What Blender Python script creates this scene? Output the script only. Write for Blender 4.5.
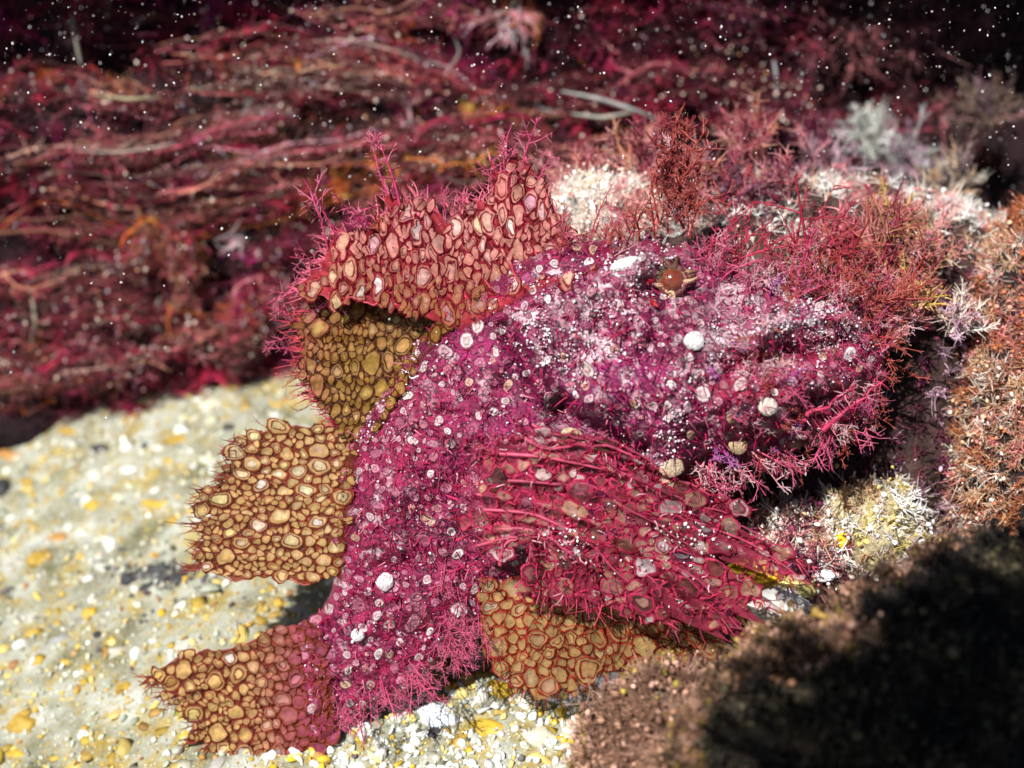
import bpy, math
import numpy as np

for o in list(bpy.data.objects):
    bpy.data.objects.remove(o, do_unlink=True)
SC = bpy.context.scene
COL = SC.collection
# one unit is about 3.2 cm: the fish is roughly 22 cm long
SC.unit_settings.scale_length = 0.032

# ------------------------------------------------------------------ camera
TH = math.radians(38.0)
DIST = 10.24 / 0.72
RX = np.array([1.0, 0, 0])
UP = np.array([0, math.sin(TH), math.cos(TH)])
NV = np.array([0, -math.cos(TH), math.sin(TH)])          # towards the camera
cam_d = bpy.data.cameras.new("camera")
cam = bpy.data.objects.new("camera", cam_d)
COL.objects.link(cam)
cam.location = NV * DIST
cam.rotation_euler = (math.pi / 2 - TH, 0, 0)
cam_d.lens = 50.0
cam_d.sensor_width = 36.0
cam_d.clip_start = 0.05
cam_d.clip_end = 500.0
cam_d.dof.use_dof = True
cam_d.dof.focus_distance = DIST - 0.35
cam_d.dof.aperture_fstop = 0.05 / 0.235
SC.camera = cam

# ------------------------------------------------------------------ light
SUN = np.array([-0.33, -0.36, 0.87]); SUN /= np.linalg.norm(SUN)
elev = math.asin(SUN[2])
w = bpy.data.worlds.new("World"); SC.world = w; w.use_nodes = True
nt = w.node_tree; nt.nodes.clear()
sky = nt.nodes.new("ShaderNodeTexSky"); sky.sky_type = 'NISHITA'; sky.sun_disc = False
sky.sun_elevation = elev
sky.sun_rotation = math.atan2(SUN[0], SUN[1])
bg = nt.nodes.new("ShaderNodeBackground"); bg.inputs[1].default_value = 0.05
wo = nt.nodes.new("ShaderNodeOutputWorld")
nt.links.new(sky.outputs[0], bg.inputs[0]); nt.links.new(bg.outputs[0], wo.inputs[0])
sd = bpy.data.lights.new("sun", 'SUN'); sd.energy = 5.0; sd.angle = math.radians(0.6)
sd.color = (1.0, 0.96, 0.9)
so = bpy.data.objects.new("sun", sd); COL.objects.link(so)
from mathutils import Vector
so.rotation_euler = Vector(SUN).to_track_quat('Z', 'Y').to_euler()
so.location = SUN * 40
SC.view_settings.view_transform = 'Standard'
SC.view_settings.look = 'None'
SC.view_settings.gamma = 1.0
SC.view_settings.use_curve_mapping = False
SC.view_settings.exposure = 0.8

# ------------------------------------------------------------------ helpers
rng = np.random.default_rng(7)

def P(px, py, w):
    """point of the place seen at px, py and w units nearer than the focus plane"""
    px = np.asarray(px, float); py = np.asarray(py, float); w = np.asarray(w, float)
    s = (DIST - w) / DIST / 100.0
    a = (px - 512.0) * s; b = (384.0 - py) * s
    return a[..., None] * RX + b[..., None] * UP + w[..., None] * NV

def unit(v):
    return v / np.maximum(np.linalg.norm(v, axis=-1, keepdims=True), 1e-9)

def _hash(i, j, k, seed):
    n = (i * 374761393 + j * 668265263 + k * 2147483647 + seed * 1274126177) & 0x7fffffff
    n = ((n ^ (n >> 13)) * 1274126177) & 0x7fffffff
    return ((n ^ (n >> 16)) & 0xffff) / 65535.0

def noise(p, seed=0):
    p = np.asarray(p, float)
    if p.shape[-1] == 2:
        p = np.concatenate([p, np.zeros(p.shape[:-1] + (1,))], -1)
    f = np.floor(p); t = p - f; t = t * t * (3 - 2 * t); f = f.astype(np.int64)
    r = 0
    for dx in (0, 1):
        for dy in (0, 1):
            for dz in (0, 1):
                wgt = (t[..., 0] if dx else 1 - t[..., 0]) * (t[..., 1] if dy else 1 - t[..., 1]) * (t[..., 2] if dz else 1 - t[..., 2])
                r = r + wgt * _hash(f[..., 0] + dx, f[..., 1] + dy, f[..., 2] + dz, seed)
    return r

def fbm(p, seed=0, octv=4):
    p = np.asarray(p, float); r = 0; a = 0.5; s = 0
    for i in range(octv):
        r = r + a * noise(p * 2 ** i, seed + i * 17); s += a; a *= 0.5
    return r / s

def sstep(x, a, b):
    t = np.clip((np.asarray(x, float) - a) / (b - a), 0, 1); return t * t * (3 - 2 * t)

def fast_mesh(name, V, quads=None, tris=None, C=None, mats=(), smooth=True, midx=None):
    V = np.asarray(V, np.float32)
    q = np.zeros((0, 4), np.int32) if quads is None or len(quads) == 0 else np.asarray(quads, np.int32)
    t = np.zeros((0, 3), np.int32) if tris is None or len(tris) == 0 else np.asarray(tris, np.int32)
    me = bpy.data.meshes.new(name)
    me.vertices.add(len(V)); me.vertices.foreach_set("co", V.ravel())
    loops = np.concatenate([q.ravel(), t.ravel()])
    starts = np.concatenate([np.arange(len(q)) * 4, len(q) * 4 + np.arange(len(t)) * 3]).astype(np.int32)
    me.loops.add(len(loops)); me.loops.foreach_set("vertex_index", loops)
    me.polygons.add(len(starts)); me.polygons.foreach_set("loop_start", starts)
    if midx is not None:
        me.polygons.foreach_set("material_index", np.asarray(midx, np.int32))
    if smooth:
        me.polygons.foreach_set("use_smooth", np.ones(len(starts), bool))
    me.update(calc_edges=True)
    if C is not None:
        C = np.asarray(C, np.float32)
        if C.ndim == 1: C = np.tile(C, (len(V), 1))
        if C.shape[1] == 3: C = np.concatenate([C, np.ones((len(C), 1), np.float32)], 1)
        a = me.attributes.new("Col", 'FLOAT_COLOR', 'POINT'); a.data.foreach_set("color", C.ravel())
    for m in mats: me.materials.append(m)
    return me

class Acc:
    """collects verts, faces and colours of ONE mesh"""
    def __init__(s): s.V = []; s.Q = []; s.T = []; s.C = []; s.n = 0
    def add(s, V, Q=None, T=None, C=(0.5, 0.5, 0.5)):
        V = np.asarray(V, float).reshape(-1, 3)
        C = np.asarray(C, float)
        if C.ndim == 1: C = np.tile(C, (len(V), 1))
        if C.shape[-1] == 3: C = np.concatenate([C, np.ones(C.shape[:-1] + (1,))], -1)
        s.V.append(V); s.C.append(C.reshape(-1, 4))
        if Q is not None and len(Q): s.Q.append(np.asarray(Q) + s.n)
        if T is not None and len(T): s.T.append(np.asarray(T) + s.n)
        s.n += len(V)
    def mesh(s, name, mat, off=(0, 0, 0), smooth=True):
        V = np.concatenate(s.V) - np.asarray(off)
        return fast_mesh(name, V, np.concatenate(s.Q) if s.Q else None, np.concatenate(s.T) if s.T else None,
                         np.concatenate(s.C), (mat,), smooth)

def link(name, me, parent=None, loc=None, label=None, cat=None, group=None, kind=None):
    o = bpy.data.objects.new(name, me); COL.objects.link(o)
    if parent is not None: o.parent = parent
    if loc is not None: o.location = loc
    if label: o["label"] = label
    if cat: o["category"] = cat
    if group: o["group"] = group
    if kind: o["kind"] = kind
    return o

def tubes(acc, paths, radii, colors, sides=3):
    """paths n,k,3; radii n,k (or k); colors n,3 or n,k,3"""
    paths = np.asarray(paths, float); n, k, _ = paths.shape
    radii = np.broadcast_to(np.asarray(radii, float), (n, k))
    colors = np.asarray(colors, float)
    if colors.ndim == 1: colors = np.broadcast_to(colors, (n, 3))
    if colors.ndim == 2: colors = np.repeat(colors[:, None], k, 1)
    tan = unit(np.gradient(paths, axis=1))
    ref = unit(rng.normal(size=(n, 1, 3)))
    a = unit(np.cross(tan, np.broadcast_to(ref, tan.shape))); b = np.cross(tan, a)
    ang = np.arange(sides) * 2 * math.pi / sides
    V = paths[:, :, None] + radii[:, :, None, None] * (np.cos(ang)[None, None, :, None] * a[:, :, None] + np.sin(ang)[None, None, :, None] * b[:, :, None])
    idx = np.arange(n * k * sides).reshape(n, k, sides)
    i0 = idx[:, :-1]; i1 = idx[:, 1:]
    Q = np.stack([i0, np.roll(i0, -1, 2), np.roll(i1, -1, 2), i1], -1).reshape(-1, 4)
    acc.add(V.reshape(-1, 3), Q=Q, C=np.repeat(colors[:, :, None], sides, 2).reshape(-1, 3))

_t = (1 + 5 ** .5) / 2
ICO_V = unit(np.array([(-1, _t, 0), (1, _t, 0), (-1, -_t, 0), (1, -_t, 0), (0, -1, _t), (0, 1, _t), (0, -1, -_t), (0, 1, -_t), (_t, 0, -1), (_t, 0, 1), (-_t, 0, -1), (-_t, 0, 1)], float))
ICO_F = np.array([(0, 11, 5), (0, 5, 1), (0, 1, 7), (0, 7, 10), (0, 10, 11), (1, 5, 9), (5, 11, 4), (11, 10, 2), (10, 7, 6), (7, 1, 8), (3, 9, 4), (3, 4, 2), (3, 2, 6), (3, 6, 8), (3, 8, 9), (4, 9, 5), (2, 4, 11), (6, 2, 10), (8, 6, 7), (9, 8, 1)])
OCT_V = np.array([(1, 0, 0), (-1, 0, 0), (0, 1, 0), (0, -1, 0), (0, 0, 1), (0, 0, -1)], float)
OCT_F = np.array([(0, 2, 4), (2, 1, 4), (1, 3, 4), (3, 0, 4), (2, 0, 5), (1, 2, 5), (3, 1, 5), (0, 3, 5)])

def subdiv(V, F):
    V = list(map(tuple, V)); cache = {}; out = []
    def mid(a, b):
        k = (min(a, b), max(a, b))
        if k not in cache:
            m = (np.array(V[a]) + np.array(V[b])) / 2; m /= np.linalg.norm(m)
            V.append(tuple(m)); cache[k] = len(V) - 1
        return cache[k]
    for a, b, c in F:
        x, y, z = mid(a, b), mid(b, c), mid(c, a)
        out += [(a, x, z), (b, y, x), (c, z, y), (x, y, z)]
    return np.array(V), np.array(out)
ICO2_V, ICO2_F = subdiv(ICO_V, ICO_F)
ICO3_V, ICO3_F = subdiv(ICO2_V, ICO2_F)

def rand_rot(n):
    q = unit(rng.normal(size=(n, 4)))
    a, b, c, d = q.T
    return np.stack([np.stack([1 - 2 * (c * c + d * d), 2 * (b * c - a * d), 2 * (b * d + a * c)], -1),
                     np.stack([2 * (b * c + a * d), 1 - 2 * (b * b + d * d), 2 * (c * d - a * b)], -1),
                     np.stack([2 * (b * d - a * c), 2 * (c * d + a * b), 1 - 2 * (b * b + c * c)], -1)], 1)

def grains(acc, pts, size, colors, flat=0.6, base=(ICO_V, ICO_F), jit=0.25):
    """one small irregular grain at each point"""
    n = len(pts); BV, BF = base; m = len(BV)
    sc = np.asarray(size)[:, None] * (1 + rng.uniform(-0.35, 0.35, (n, 3))); sc[:, 2] *= flat
    V = BV[None] * (1 + rng.uniform(-jit, jit, (n, m, 1))) * sc[:, None]
    V = np.einsum('nij,nmj->nmi', rand_rot(n), V) + np.asarray(pts)[:, None]
    F = (BF[None] + (np.arange(n) * m)[:, None, None]).reshape(-1, 3)
    acc.add(V.reshape(-1, 3), T=F, C=np.repeat(np.asarray(colors), m, 0))

def pick(palette, weights, n):
    pal = np.array(palette, float); wts = np.array(weights, float); wts /= wts.sum()
    c = pal[rng.choice(len(pal), n, p=wts)]
    return np.clip(c * rng.uniform(0.75, 1.25, (n, 1)) + rng.normal(0, 0.01, (n, 3)), 0.002, 0.9)

# ------------------------------------------------------------------ materials
def mat(name, rough=0.6, spec=0.4, var=0.35, vscale=8.0, bump=0.4, bscale=30.0, transl=0.0, bdist=0.03, fine=None, coat=0.0, alpha=False):
    m = bpy.data.materials.new(name); m.use_nodes = True
    nt = m.node_tree; nd = nt.nodes; lk = nt.links
    b = nd["Principled BSDF"]; out = nd["Material Output"]
    at = nd.new("ShaderNodeAttribute"); at.attribute_name = "Col"
    tc = nd.new("ShaderNodeTexCoord")
    n1 = nd.new("ShaderNodeTexNoise"); n1.inputs["Scale"].default_value = vscale; n1.inputs["Detail"].default_value = 5
    lk.new(tc.outputs["Object"], n1.inputs["Vector"])
    mr = nd.new("ShaderNodeMapRange"); mr.inputs[1].default_value = 0.3; mr.inputs[2].default_value = 0.7
    mr.inputs[3].default_value = 1 - var; mr.inputs[4].default_value = 1 + var
    lk.new(n1.outputs[0], mr.inputs[0])
    mx = nd.new("ShaderNodeMix"); mx.data_type = 'RGBA'; mx.blend_type = 'MULTIPLY'; mx.inputs[0].default_value = 1
    lk.new(at.outputs["Color"], mx.inputs[6]); lk.new(mr.outputs[0], mx.inputs[7])
    col = mx.outputs[2]
    if fine:                                       # small second-colour flecks
        fs, fc, lo, hi = fine
        n3 = nd.new("ShaderNodeTexNoise"); n3.inputs["Scale"].default_value = fs; n3.inputs["Detail"].default_value = 3
        lk.new(tc.outputs["Object"], n3.inputs["Vector"])
        m3 = nd.new("ShaderNodeMapRange"); m3.inputs[1].default_value = lo; m3.inputs[2].default_value = hi
        lk.new(n3.outputs[0], m3.inputs[0])
        mf = nd.new("ShaderNodeMix"); mf.data_type = 'RGBA'; mf.inputs[7].default_value = (*fc, 1)
        lk.new(m3.outputs[0], mf.inputs[0]); lk.new(col, mf.inputs[6]); col = mf.outputs[2]
    lk.new(col, b.inputs["Base Color"])
    b.inputs["Roughness"].default_value = rough
    b.inputs["Specular IOR Level"].default_value = spec
    if coat: b.inputs["Coat Weight"].default_value = coat; b.inputs["Coat Roughness"].default_value = 0.15
    if bump:
        n2 = nd.new("ShaderNodeTexNoise"); n2.inputs["Scale"].default_value = bscale; n2.inputs["Detail"].default_value = 6
        lk.new(tc.outputs["Object"], n2.inputs["Vector"])
        bp = nd.new("ShaderNodeBump"); bp.inputs["Strength"].default_value = bump; bp.inputs["Distance"].default_value = bdist
        lk.new(n2.outputs[0], bp.inputs["Height"]); lk.new(bp.outputs[0], b.inputs["Normal"])
    if alpha:                                      # thin skin: light passes where Col has little alpha
        tp = nd.new("ShaderNodeBsdfTransparent"); ma = nd.new("ShaderNodeMixShader"); lk.new(at.outputs["Alpha"], ma.inputs[0])
        lk.new(tp.outputs[0], ma.inputs[1])
    if transl:
        tr = nd.new("ShaderNodeBsdfTranslucent"); lk.new(col, tr.inputs["Color"])
        ms = nd.new("ShaderNodeMixShader"); ms.inputs[0].default_value = transl
        lk.new(b.outputs[0], ms.inputs[1]); lk.new(tr.outputs[0], ms.inputs[2]); lk.new(ms.outputs[0], out.inputs["Surface"])
        if alpha: lk.new(ms.outputs[0], ma.inputs[2]); lk.new(ma.outputs[0], out.inputs["Surface"])
    return m

M_skin = mat("fish_skin", 0.4, 0.3, 0.5, 7, 0.8, 22, bdist=0.07, fine=(30, (0.40, 0.02, 0.11), 0.56, 0.67), coat=0.0)
def add_mottles(m, scale, stops):
    """small ringed flecks in the skin"""
    nt = m.node_tree; nd = nt.nodes; lk = nt.links; b = nd["Principled BSDF"]
    src = b.inputs["Base Color"].links[0].from_socket
    tc = nd.new("ShaderNodeTexCoord"); wn = nd.new("ShaderNodeTexNoise"); wn.inputs["Scale"].default_value = 9
    lk.new(tc.outputs["Object"], wn.inputs["Vector"])
    va = nd.new("ShaderNodeVectorMath"); va.operation = 'MULTIPLY_ADD'; va.inputs[1].default_value = (0.06, 0.06, 0.06)
    lk.new(wn.outputs["Color"], va.inputs[0]); lk.new(tc.outputs["Object"], va.inputs[2])
    v = nd.new("ShaderNodeTexVoronoi"); v.inputs["Scale"].default_value = scale; lk.new(va.outputs[0], v.inputs["Vector"])
    r = nd.new("ShaderNodeValToRGB"); lk.new(v.outputs["Distance"], r.inputs[0]); e = r.color_ramp.elements
    while len(e) < len(stops): e.new(0.5)
    for i, (p, c) in enumerate(stops): e[i].position = p; e[i].color = c
    mx = nd.new("ShaderNodeMix"); mx.data_type = 'RGBA'
    lk.new(r.outputs["Alpha"], mx.inputs[0]); lk.new(src, mx.inputs[6]); lk.new(r.outputs["Color"], mx.inputs[7])
    lk.new(mx.outputs[2], b.inputs["Base Color"])
add_mottles(M_skin, 13, [(0.0, (0.40, 0.10, 0.19, 0.85)), (0.17, (0.34, 0.05, 0.14, 0.7)), (0.24, (0.02, 0.002, 0.010, 0.9)), (0.36, (0.03, 0.003, 0.015, 0.8)), (0.46, (0.2, 0.01, 0.07, 0.0)), (1.0, (0.03, 0.002, 0.015, 0.8))])
M_spot = mat("fish_spot", 0.38, 0.4, 0.4, 26, 0.7, 45, fine=(48, (0.10, 0.02, 0.05), 0.58, 0.68))
M_fin = mat("fin_membrane", 0.55, 0.12, 0.4, 14, 0.3, 40, transl=0.35, alpha=True)
M_cell = mat("fin_cell", 0.55, 0.12, 0.35, 20, 0.15, 50, transl=0.35, fine=(40, (0.25, 0.09, 0.03), 0.6, 0.7), alpha=True)
M_tassel = mat("tassel_skin", 0.45, 0.3, 0.3, 10, 0.0, transl=0.2)
M_eye = mat("eye_glass", 0.08, 0.8, 0.2, 10, 0.0, coat=1.0)
M_alga = mat("red_algae", 0.55, 0.4, 0.4, 3, 0.0, transl=0.2)
M_rock = mat("reef_rock", 0.85, 0.2, 0.5, 3, 0.8, 9, bdist=0.15)
M_turf = mat("turf_algae", 0.6, 0.3, 0.3, 4, 0.0, transl=0.15)
M_grain = mat("sand_grain", 0.6, 0.3, 0.2, 10, 0.3, 30)
M_speck = mat("drifting_speck", 0.4, 0.5, 0.1, 10, 0.0)

# ground sand
M_sand = bpy.data.materials.new("sand"); M_sand.use_nodes = True
nt = M_sand.node_tree; nd = nt.nodes; lk = nt.links; b = nd["Principled BSDF"]
tc = nd.new("ShaderNodeTexCoord")
def tnoise(scale, detail=5, rough=0.6):
    n = nd.new("ShaderNodeTexNoise"); n.inputs["Scale"].default_value = scale; n.inputs["Detail"].default_value = detail
    n.inputs["Roughness"].default_value = rough; lk.new(tc.outputs["Object"], n.inputs["Vector"]); return n.outputs[0]
def ramp(src, stops):
    r = nd.new("ShaderNodeValToRGB"); lk.new(src, r.inputs[0]); e = r.color_ramp.elements
    while len(e) < len(stops): e.new(0.5)
    for i, (p, c) in enumerate(stops): e[i].position = p; e[i].color = (*c, 1) if len(c) == 3 else c
    return r.outputs[0]
def mixc(f, a, bb):
    m = nd.new("ShaderNodeMix"); m.data_type = 'RGBA'; lk.new(f, m.inputs[0]); lk.new(a, m.inputs[6]); lk.new(bb, m.inputs[7]); return m.outputs[2]
base_c = ramp(tnoise(1.6), [(0.32, (0.13, 0.125, 0.06)), (0.47, (0.29, 0.29, 0.21)), (0.64, (0.50, 0.52, 0.46))])
yel = ramp(tnoise(5, 4), [(0.4, (0.34, 0.23, 0.03)), (0.7, (0.46, 0.37, 0.10))])
c1 = mixc(ramp(tnoise(2.4, 6, 0.7), [(0.49, (0, 0, 0)), (0.62, (0.85, 0.85, 0.85))]), base_c, yel)
gry = ramp(tnoise(20), [(0.3, (0.10, 0.10, 0.09)), (0.7, (0.26, 0.26, 0.24))])
c2 = mixc(ramp(tnoise(3.7, 7, 0.75), [(0.58, (0, 0, 0)), (0.68, (0.75, 0.75, 0.75))]), c1, gry)
c3 = mixc(ramp(tnoise(26, 3), [(0.6, (0, 0, 0)), (0.7, (0.8, 0.8, 0.8))]), c2, ramp(tnoise(9), [(0.4, (0.75, 0.76, 0.72)), (0.6, (0.6, 0.55, 0.38))]))
lk.new(c3, b.inputs["Base Color"]); b.inputs["Roughness"].default_value = 0.9
bp = nd.new("ShaderNodeBump"); bp.inputs["Strength"].default_value = 0.8; bp.inputs["Distance"].default_value = 0.08
lk.new(tnoise(16, 8, 0.75), bp.inputs["Height"]); lk.new(bp.outputs[0], b.inputs["Normal"])

# ------------------------------------------------------------------ ground and reef wall
def gz(x, y):
    x = np.asarray(x, float); y = np.asarray(y, float)
    p = np.stack([x, y], -1)
    lo = -0.26 * np.log1p(np.exp(-(x + 1.6) * 1.6)) / 1.6
    lo = np.maximum(lo, -1.9)
    hi = 0.75 * sstep(x, 0.6, 3.5) * sstep(y, -3.0, 1.5)
    return -3.12 + lo + hi + 0.34 * (fbm(p * 0.55, 3, 3) - 0.5) + 0.12 * (fbm(p * 2.2, 5, 3) - 0.5)

def wy(x, z):
    """the reef wall's face: y for every x, z"""
    x = np.asarray(x, float); z = np.asarray(z, float)
    p = np.stack([x * 0.55, z * 0.9, 0 * x], -1)
    y0 = 5.35 - 0.25 * sstep(-x, 3.0, 6.0)
    return y0 + (z + 3.6) * 0.50 + 1.5 * (fbm(p, 11, 4) - 0.5) + 0.9 * np.cos((z + 0.1 * x) * 2.4) * 0.25

def hit(px, py, what="both"):
    w = np.arange(3.0, -14, -0.03)
    q = P(np.full_like(w, px), np.full_like(w, py), w)
    m = np.zeros(len(w), bool)
    if what != "wall": m |= q[:, 2] < gz(q[:, 0], q[:, 1])
    if what != "ground": m |= q[:, 1] > wy(q[:, 0], q[:, 2])
    i = np.argmax(m); return q[i], w[i]

def axis(lo, a, bb, hi, step, coarse):
    return np.concatenate([np.linspace(lo, a, coarse, endpoint=False), np.arange(a, bb, step), np.linspace(bb, hi, coarse)])
gx = axis(-45, -7.5, 7.5, 45, 0.06, 14); gy = axis(-40, -6.5, 6.5, 45, 0.06, 14)
X, Y = np.meshgrid(gx, gy, indexing='ij')
V = np.stack([X, Y, gz(X, Y)], -1)
idx = np.arange(X.size).reshape(X.shape)
def gridq(i): return np.stack([i[:-1, :-1], i[1:, :-1], i[1:, 1:], i[:-1, 1:]], -1).reshape(-1, 4)
link("sandy_seabed", fast_mesh("sandy_seabed", V.reshape(-1, 3), gridq(idx), mats=(M_sand,)), kind="structure")

xs = np.arange(-13, 13.01, 0.13); zs = np.arange(-5.5, 8.01, 0.13)
X, Z = np.meshgrid(xs, zs, indexing='ij')
Yw = wy(X, Z); idx = np.arange(X.size).reshape(X.shape); n0 = X.size
Vf = np.stack([X, Yw, Z], -1).reshape(-1, 3)
Cw = np.array([0.012, 0.004, 0.006]) * (0.5 + fbm(Vf * 1.3, 21)[:, None])
Vb = Vf.copy(); Vb[:, 1] = 16
# front and a plain back, closed round the rim: a solid reef block
rim = np.concatenate([idx[0, :], idx[1:, -1], idx[-1, -2::-1], idx[-2:0:-1, 0]])
rimq = np.stack([rim, np.roll(rim, -1), np.roll(rim, -1) + n0, rim + n0], -1)
link("reef_wall", fast_mesh("reef_wall", np.concatenate([Vf, Vb]), np.concatenate([gridq(idx), gridq(idx)[:, ::-1] + n0, rimq]), C=np.concatenate([Cw, Cw]), mats=(M_rock,)), kind="structure")

# unseen rock slabs, added only to shade the right foreground and the wall's top
def shade_slab(name, pts, z0, z1, seed):
    pts = np.array(pts, float); n = len(pts); k = 16
    dense = np.concatenate([pts[i] + (pts[(i + 1) % n] - pts[i]) * np.linspace(0, 1, k, endpoint=False)[:, None] for i in range(n)])
    dense += 0.5 * (np.stack([noise(dense * 1.1, seed), noise(dense * 1.1, seed + 5)], -1) - 0.5) + 0.4 * (np.stack([noise(dense * 4, seed), noise(dense * 4, seed + 5)], -1) - 0.5)
    c = dense.mean(0); rings = []
    for f, z in ((0.0, z0 - 0.4), (0.55, z0 - 0.3), (0.9, z0 - 0.1), (1.0, z0 + 0.3), (1.0, z1 - 0.3), (0.8, z1), (0.0, z1 + 0.3)):
        q = c + (dense - c) * f
        rings.append(np.concatenate([q, (z + 0.5 * (noise(q * 0.9, seed + 9) - 0.5))[:, None]], 1))
    V = np.concatenate(rings); m = len(dense); Q = []
    for r in range(len(rings) - 1):
        i = np.arange(m); j = (i + 1) % m
        Q.append(np.stack([r * m + j, r * m + i, (r + 1) * m + i, (r + 1) * m + j], -1))
    return link(name, fast_mesh(name, V, np.concatenate(Q), C=np.array([0.05, 0.035, 0.03]), mats=(M_rock,)), kind="structure")
def above(q, z): return (q + SUN * ((z - q[2]) / SUN[2]))[:2]
edge = [above(P(np.array(float(px)), np.array(float(py)), np.array(w_)), 10.0) for px, py, w_ in [(850, 895, 3.6), (890, 815, 3.9), (935, 760, 4.0), (990, 715, 3.9), (1050, 675, 3.6), (1150, 635, 3.2)]]
shade_slab("added_shade_slab", [tuple(e) for e in edge] + [(9, -3.6), (12, -8), (9, -16), (2, -17), (edge[0][0] - 0.5, -14)], 10.0, 12.0, 31)

ep = np.array(edge); n = 700; ti = rng.uniform(0, len(ep) - 1.01, n); i0 = ti.astype(int); f_ = (ti - i0)[:, None]
e0 = ep[i0] * (1 - f_) + ep[i0 + 1] * f_; tg = unit(ep[i0 + 1] - ep[i0]); on = np.stack([-tg[:, 1], tg[:, 0]], -1)
L = 0.15 + 1.5 * rng.random(n) ** 2.2
p0 = np.concatenate([e0 - on * 0.4, 10.3 + rng.normal(0, 0.2, (n, 1))], 1); dr = np.concatenate([on, rng.normal(-0.2, 0.15, (n, 1))], 1)
k = 8; t = np.linspace(0, 1, k)[None, :, None]
path = p0[:, None] + (L[:, None, None] + 0.4) * (dr[:, None] * t + 0.3 * rng.normal(size=(n, 1, 3)) * t * t)
ac = Acc(); tubes(ac, path, rng.uniform(0.03, 0.07, (n, 1)) * np.linspace(1, 0.4, k)[None], pick([(0.1, 0.03, 0.03), (0.08, 0.05, 0.02)], [1, 1], n), 4)
link("added_shade_fringe", ac.mesh("added_shade_fringe", M_alga), kind="stuff")  # strands added along the unseen slab to fray the edge of its shadow
edge = [above(hit(px, py, "wall")[0], 7.0) for px, py in [(-260, 70), (-100, 60), (40, 75), (170, 30), (300, 25), (430, 40), (520, 75), (640, 50), (740, 40), (830, 70), (930, 95), (1060, 110), (1300, 120)]]
shade_slab("added_shade_slab", [tuple(e) for e in edge] + [(14, 7), (13, 13), (-13, 13), (-14, 6)], 7.0, 9.0, 53)  # second unseen slab, added to darken the upper wall

# ------------------------------------------------------------------ sand grains (past counting)
n = 17000
gx_ = rng.uniform(-7.2, 3.6, n); gy_ = rng.uniform(-4.2, 5.2, n)
sz = 0.010 + 0.04 * rng.random(n) ** 4
cols = pick([(0.48, 0.49, 0.40), (0.30, 0.31, 0.23), (0.42, 0.27, 0.03), (0.52, 0.42, 0.16), (0.06, 0.06, 0.06), (0.7, 0.7, 0.66), (0.30, 0.16, 0.05)], [30, 22, 16, 16, 5, 6, 5], n)
ac = Acc(); grains(ac, np.stack([gx_, gy_, gz(gx_, gy_) + sz * 0.3], -1), sz, cols, 0.55)
link("sand_grains", ac.mesh("sand_grains", M_grain), kind="stuff")

n = 2600
gx_ = rng.uniform(-2.6, 1.2, n); gy_ = rng.uniform(-4.2, -1.2, n); sz = 0.015 + 0.055 * rng.random(n) ** 3
ac = Acc(); grains(ac, np.stack([gx_, gy_, gz(gx_, gy_) + sz * 0.3], -1), sz, pick([(0.66, 0.68, 0.64), (0.75, 0.76, 0.76), (0.5, 0.5, 0.42), (0.55, 0.36, 0.03), (0.6, 0.48, 0.16), (0.10, 0.10, 0.09)], [8, 5, 4, 3, 3, 1], n), 0.6, jit=0.35)
link("coarse_rubble", ac.mesh("coarse_rubble", M_grain, smooth=False), kind="stuff")
# flat flakes half sunk in the sand
n = 2600
gx_ = rng.uniform(-7.2, 1.5, n); gy_ = rng.uniform(-4.2, 5.0, n); sz = 0.015 + 0.10 * rng.random(n) ** 4
kk = fbm(np.stack([gx_, gy_], -1) * 0.9, 141, 3); fcol = np.where((kk > 0.57)[:, None], pick([(0.36, 0.24, 0.04), (0.44, 0.34, 0.10), (0.28, 0.16, 0.05)], [3, 2, 1], n), pick([(0.42, 0.42, 0.34), (0.52, 0.52, 0.47), (0.3, 0.3, 0.24), (0.08, 0.08, 0.08), (0.42, 0.32, 0.10)], [4, 3, 3, 0.6, 1.2], n))
m = len(ICO_V); d = 1 + rng.uniform(-0.45, 0.45, (n, m, 1)); a_ = rng.uniform(0, 6.28, n)
Vk = ICO_V[None] * d * np.stack([sz * rng.uniform(0.8, 2.0, n), sz * rng.uniform(0.6, 1.1, n), sz * 0.3], -1)[:, None]
Vr = np.stack([Vk[..., 0] * np.cos(a_)[:, None] - Vk[..., 1] * np.sin(a_)[:, None], Vk[..., 0] * np.sin(a_)[:, None] + Vk[..., 1] * np.cos(a_)[:, None], Vk[..., 2] + rng.normal(0, 0.25, (n, 1)) * Vk[..., 0]], -1) + np.stack([gx_, gy_, gz(gx_, gy_)], -1)[:, None]
ac = Acc(); ac.add(Vr.reshape(-1, 3), T=(ICO_F[None] + (np.arange(n) * m)[:, None, None]).reshape(-1, 3), C=np.repeat(fcol, m, 0))
link("shell_grit", ac.mesh("shell_grit", M_grain), kind="stuff")
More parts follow.
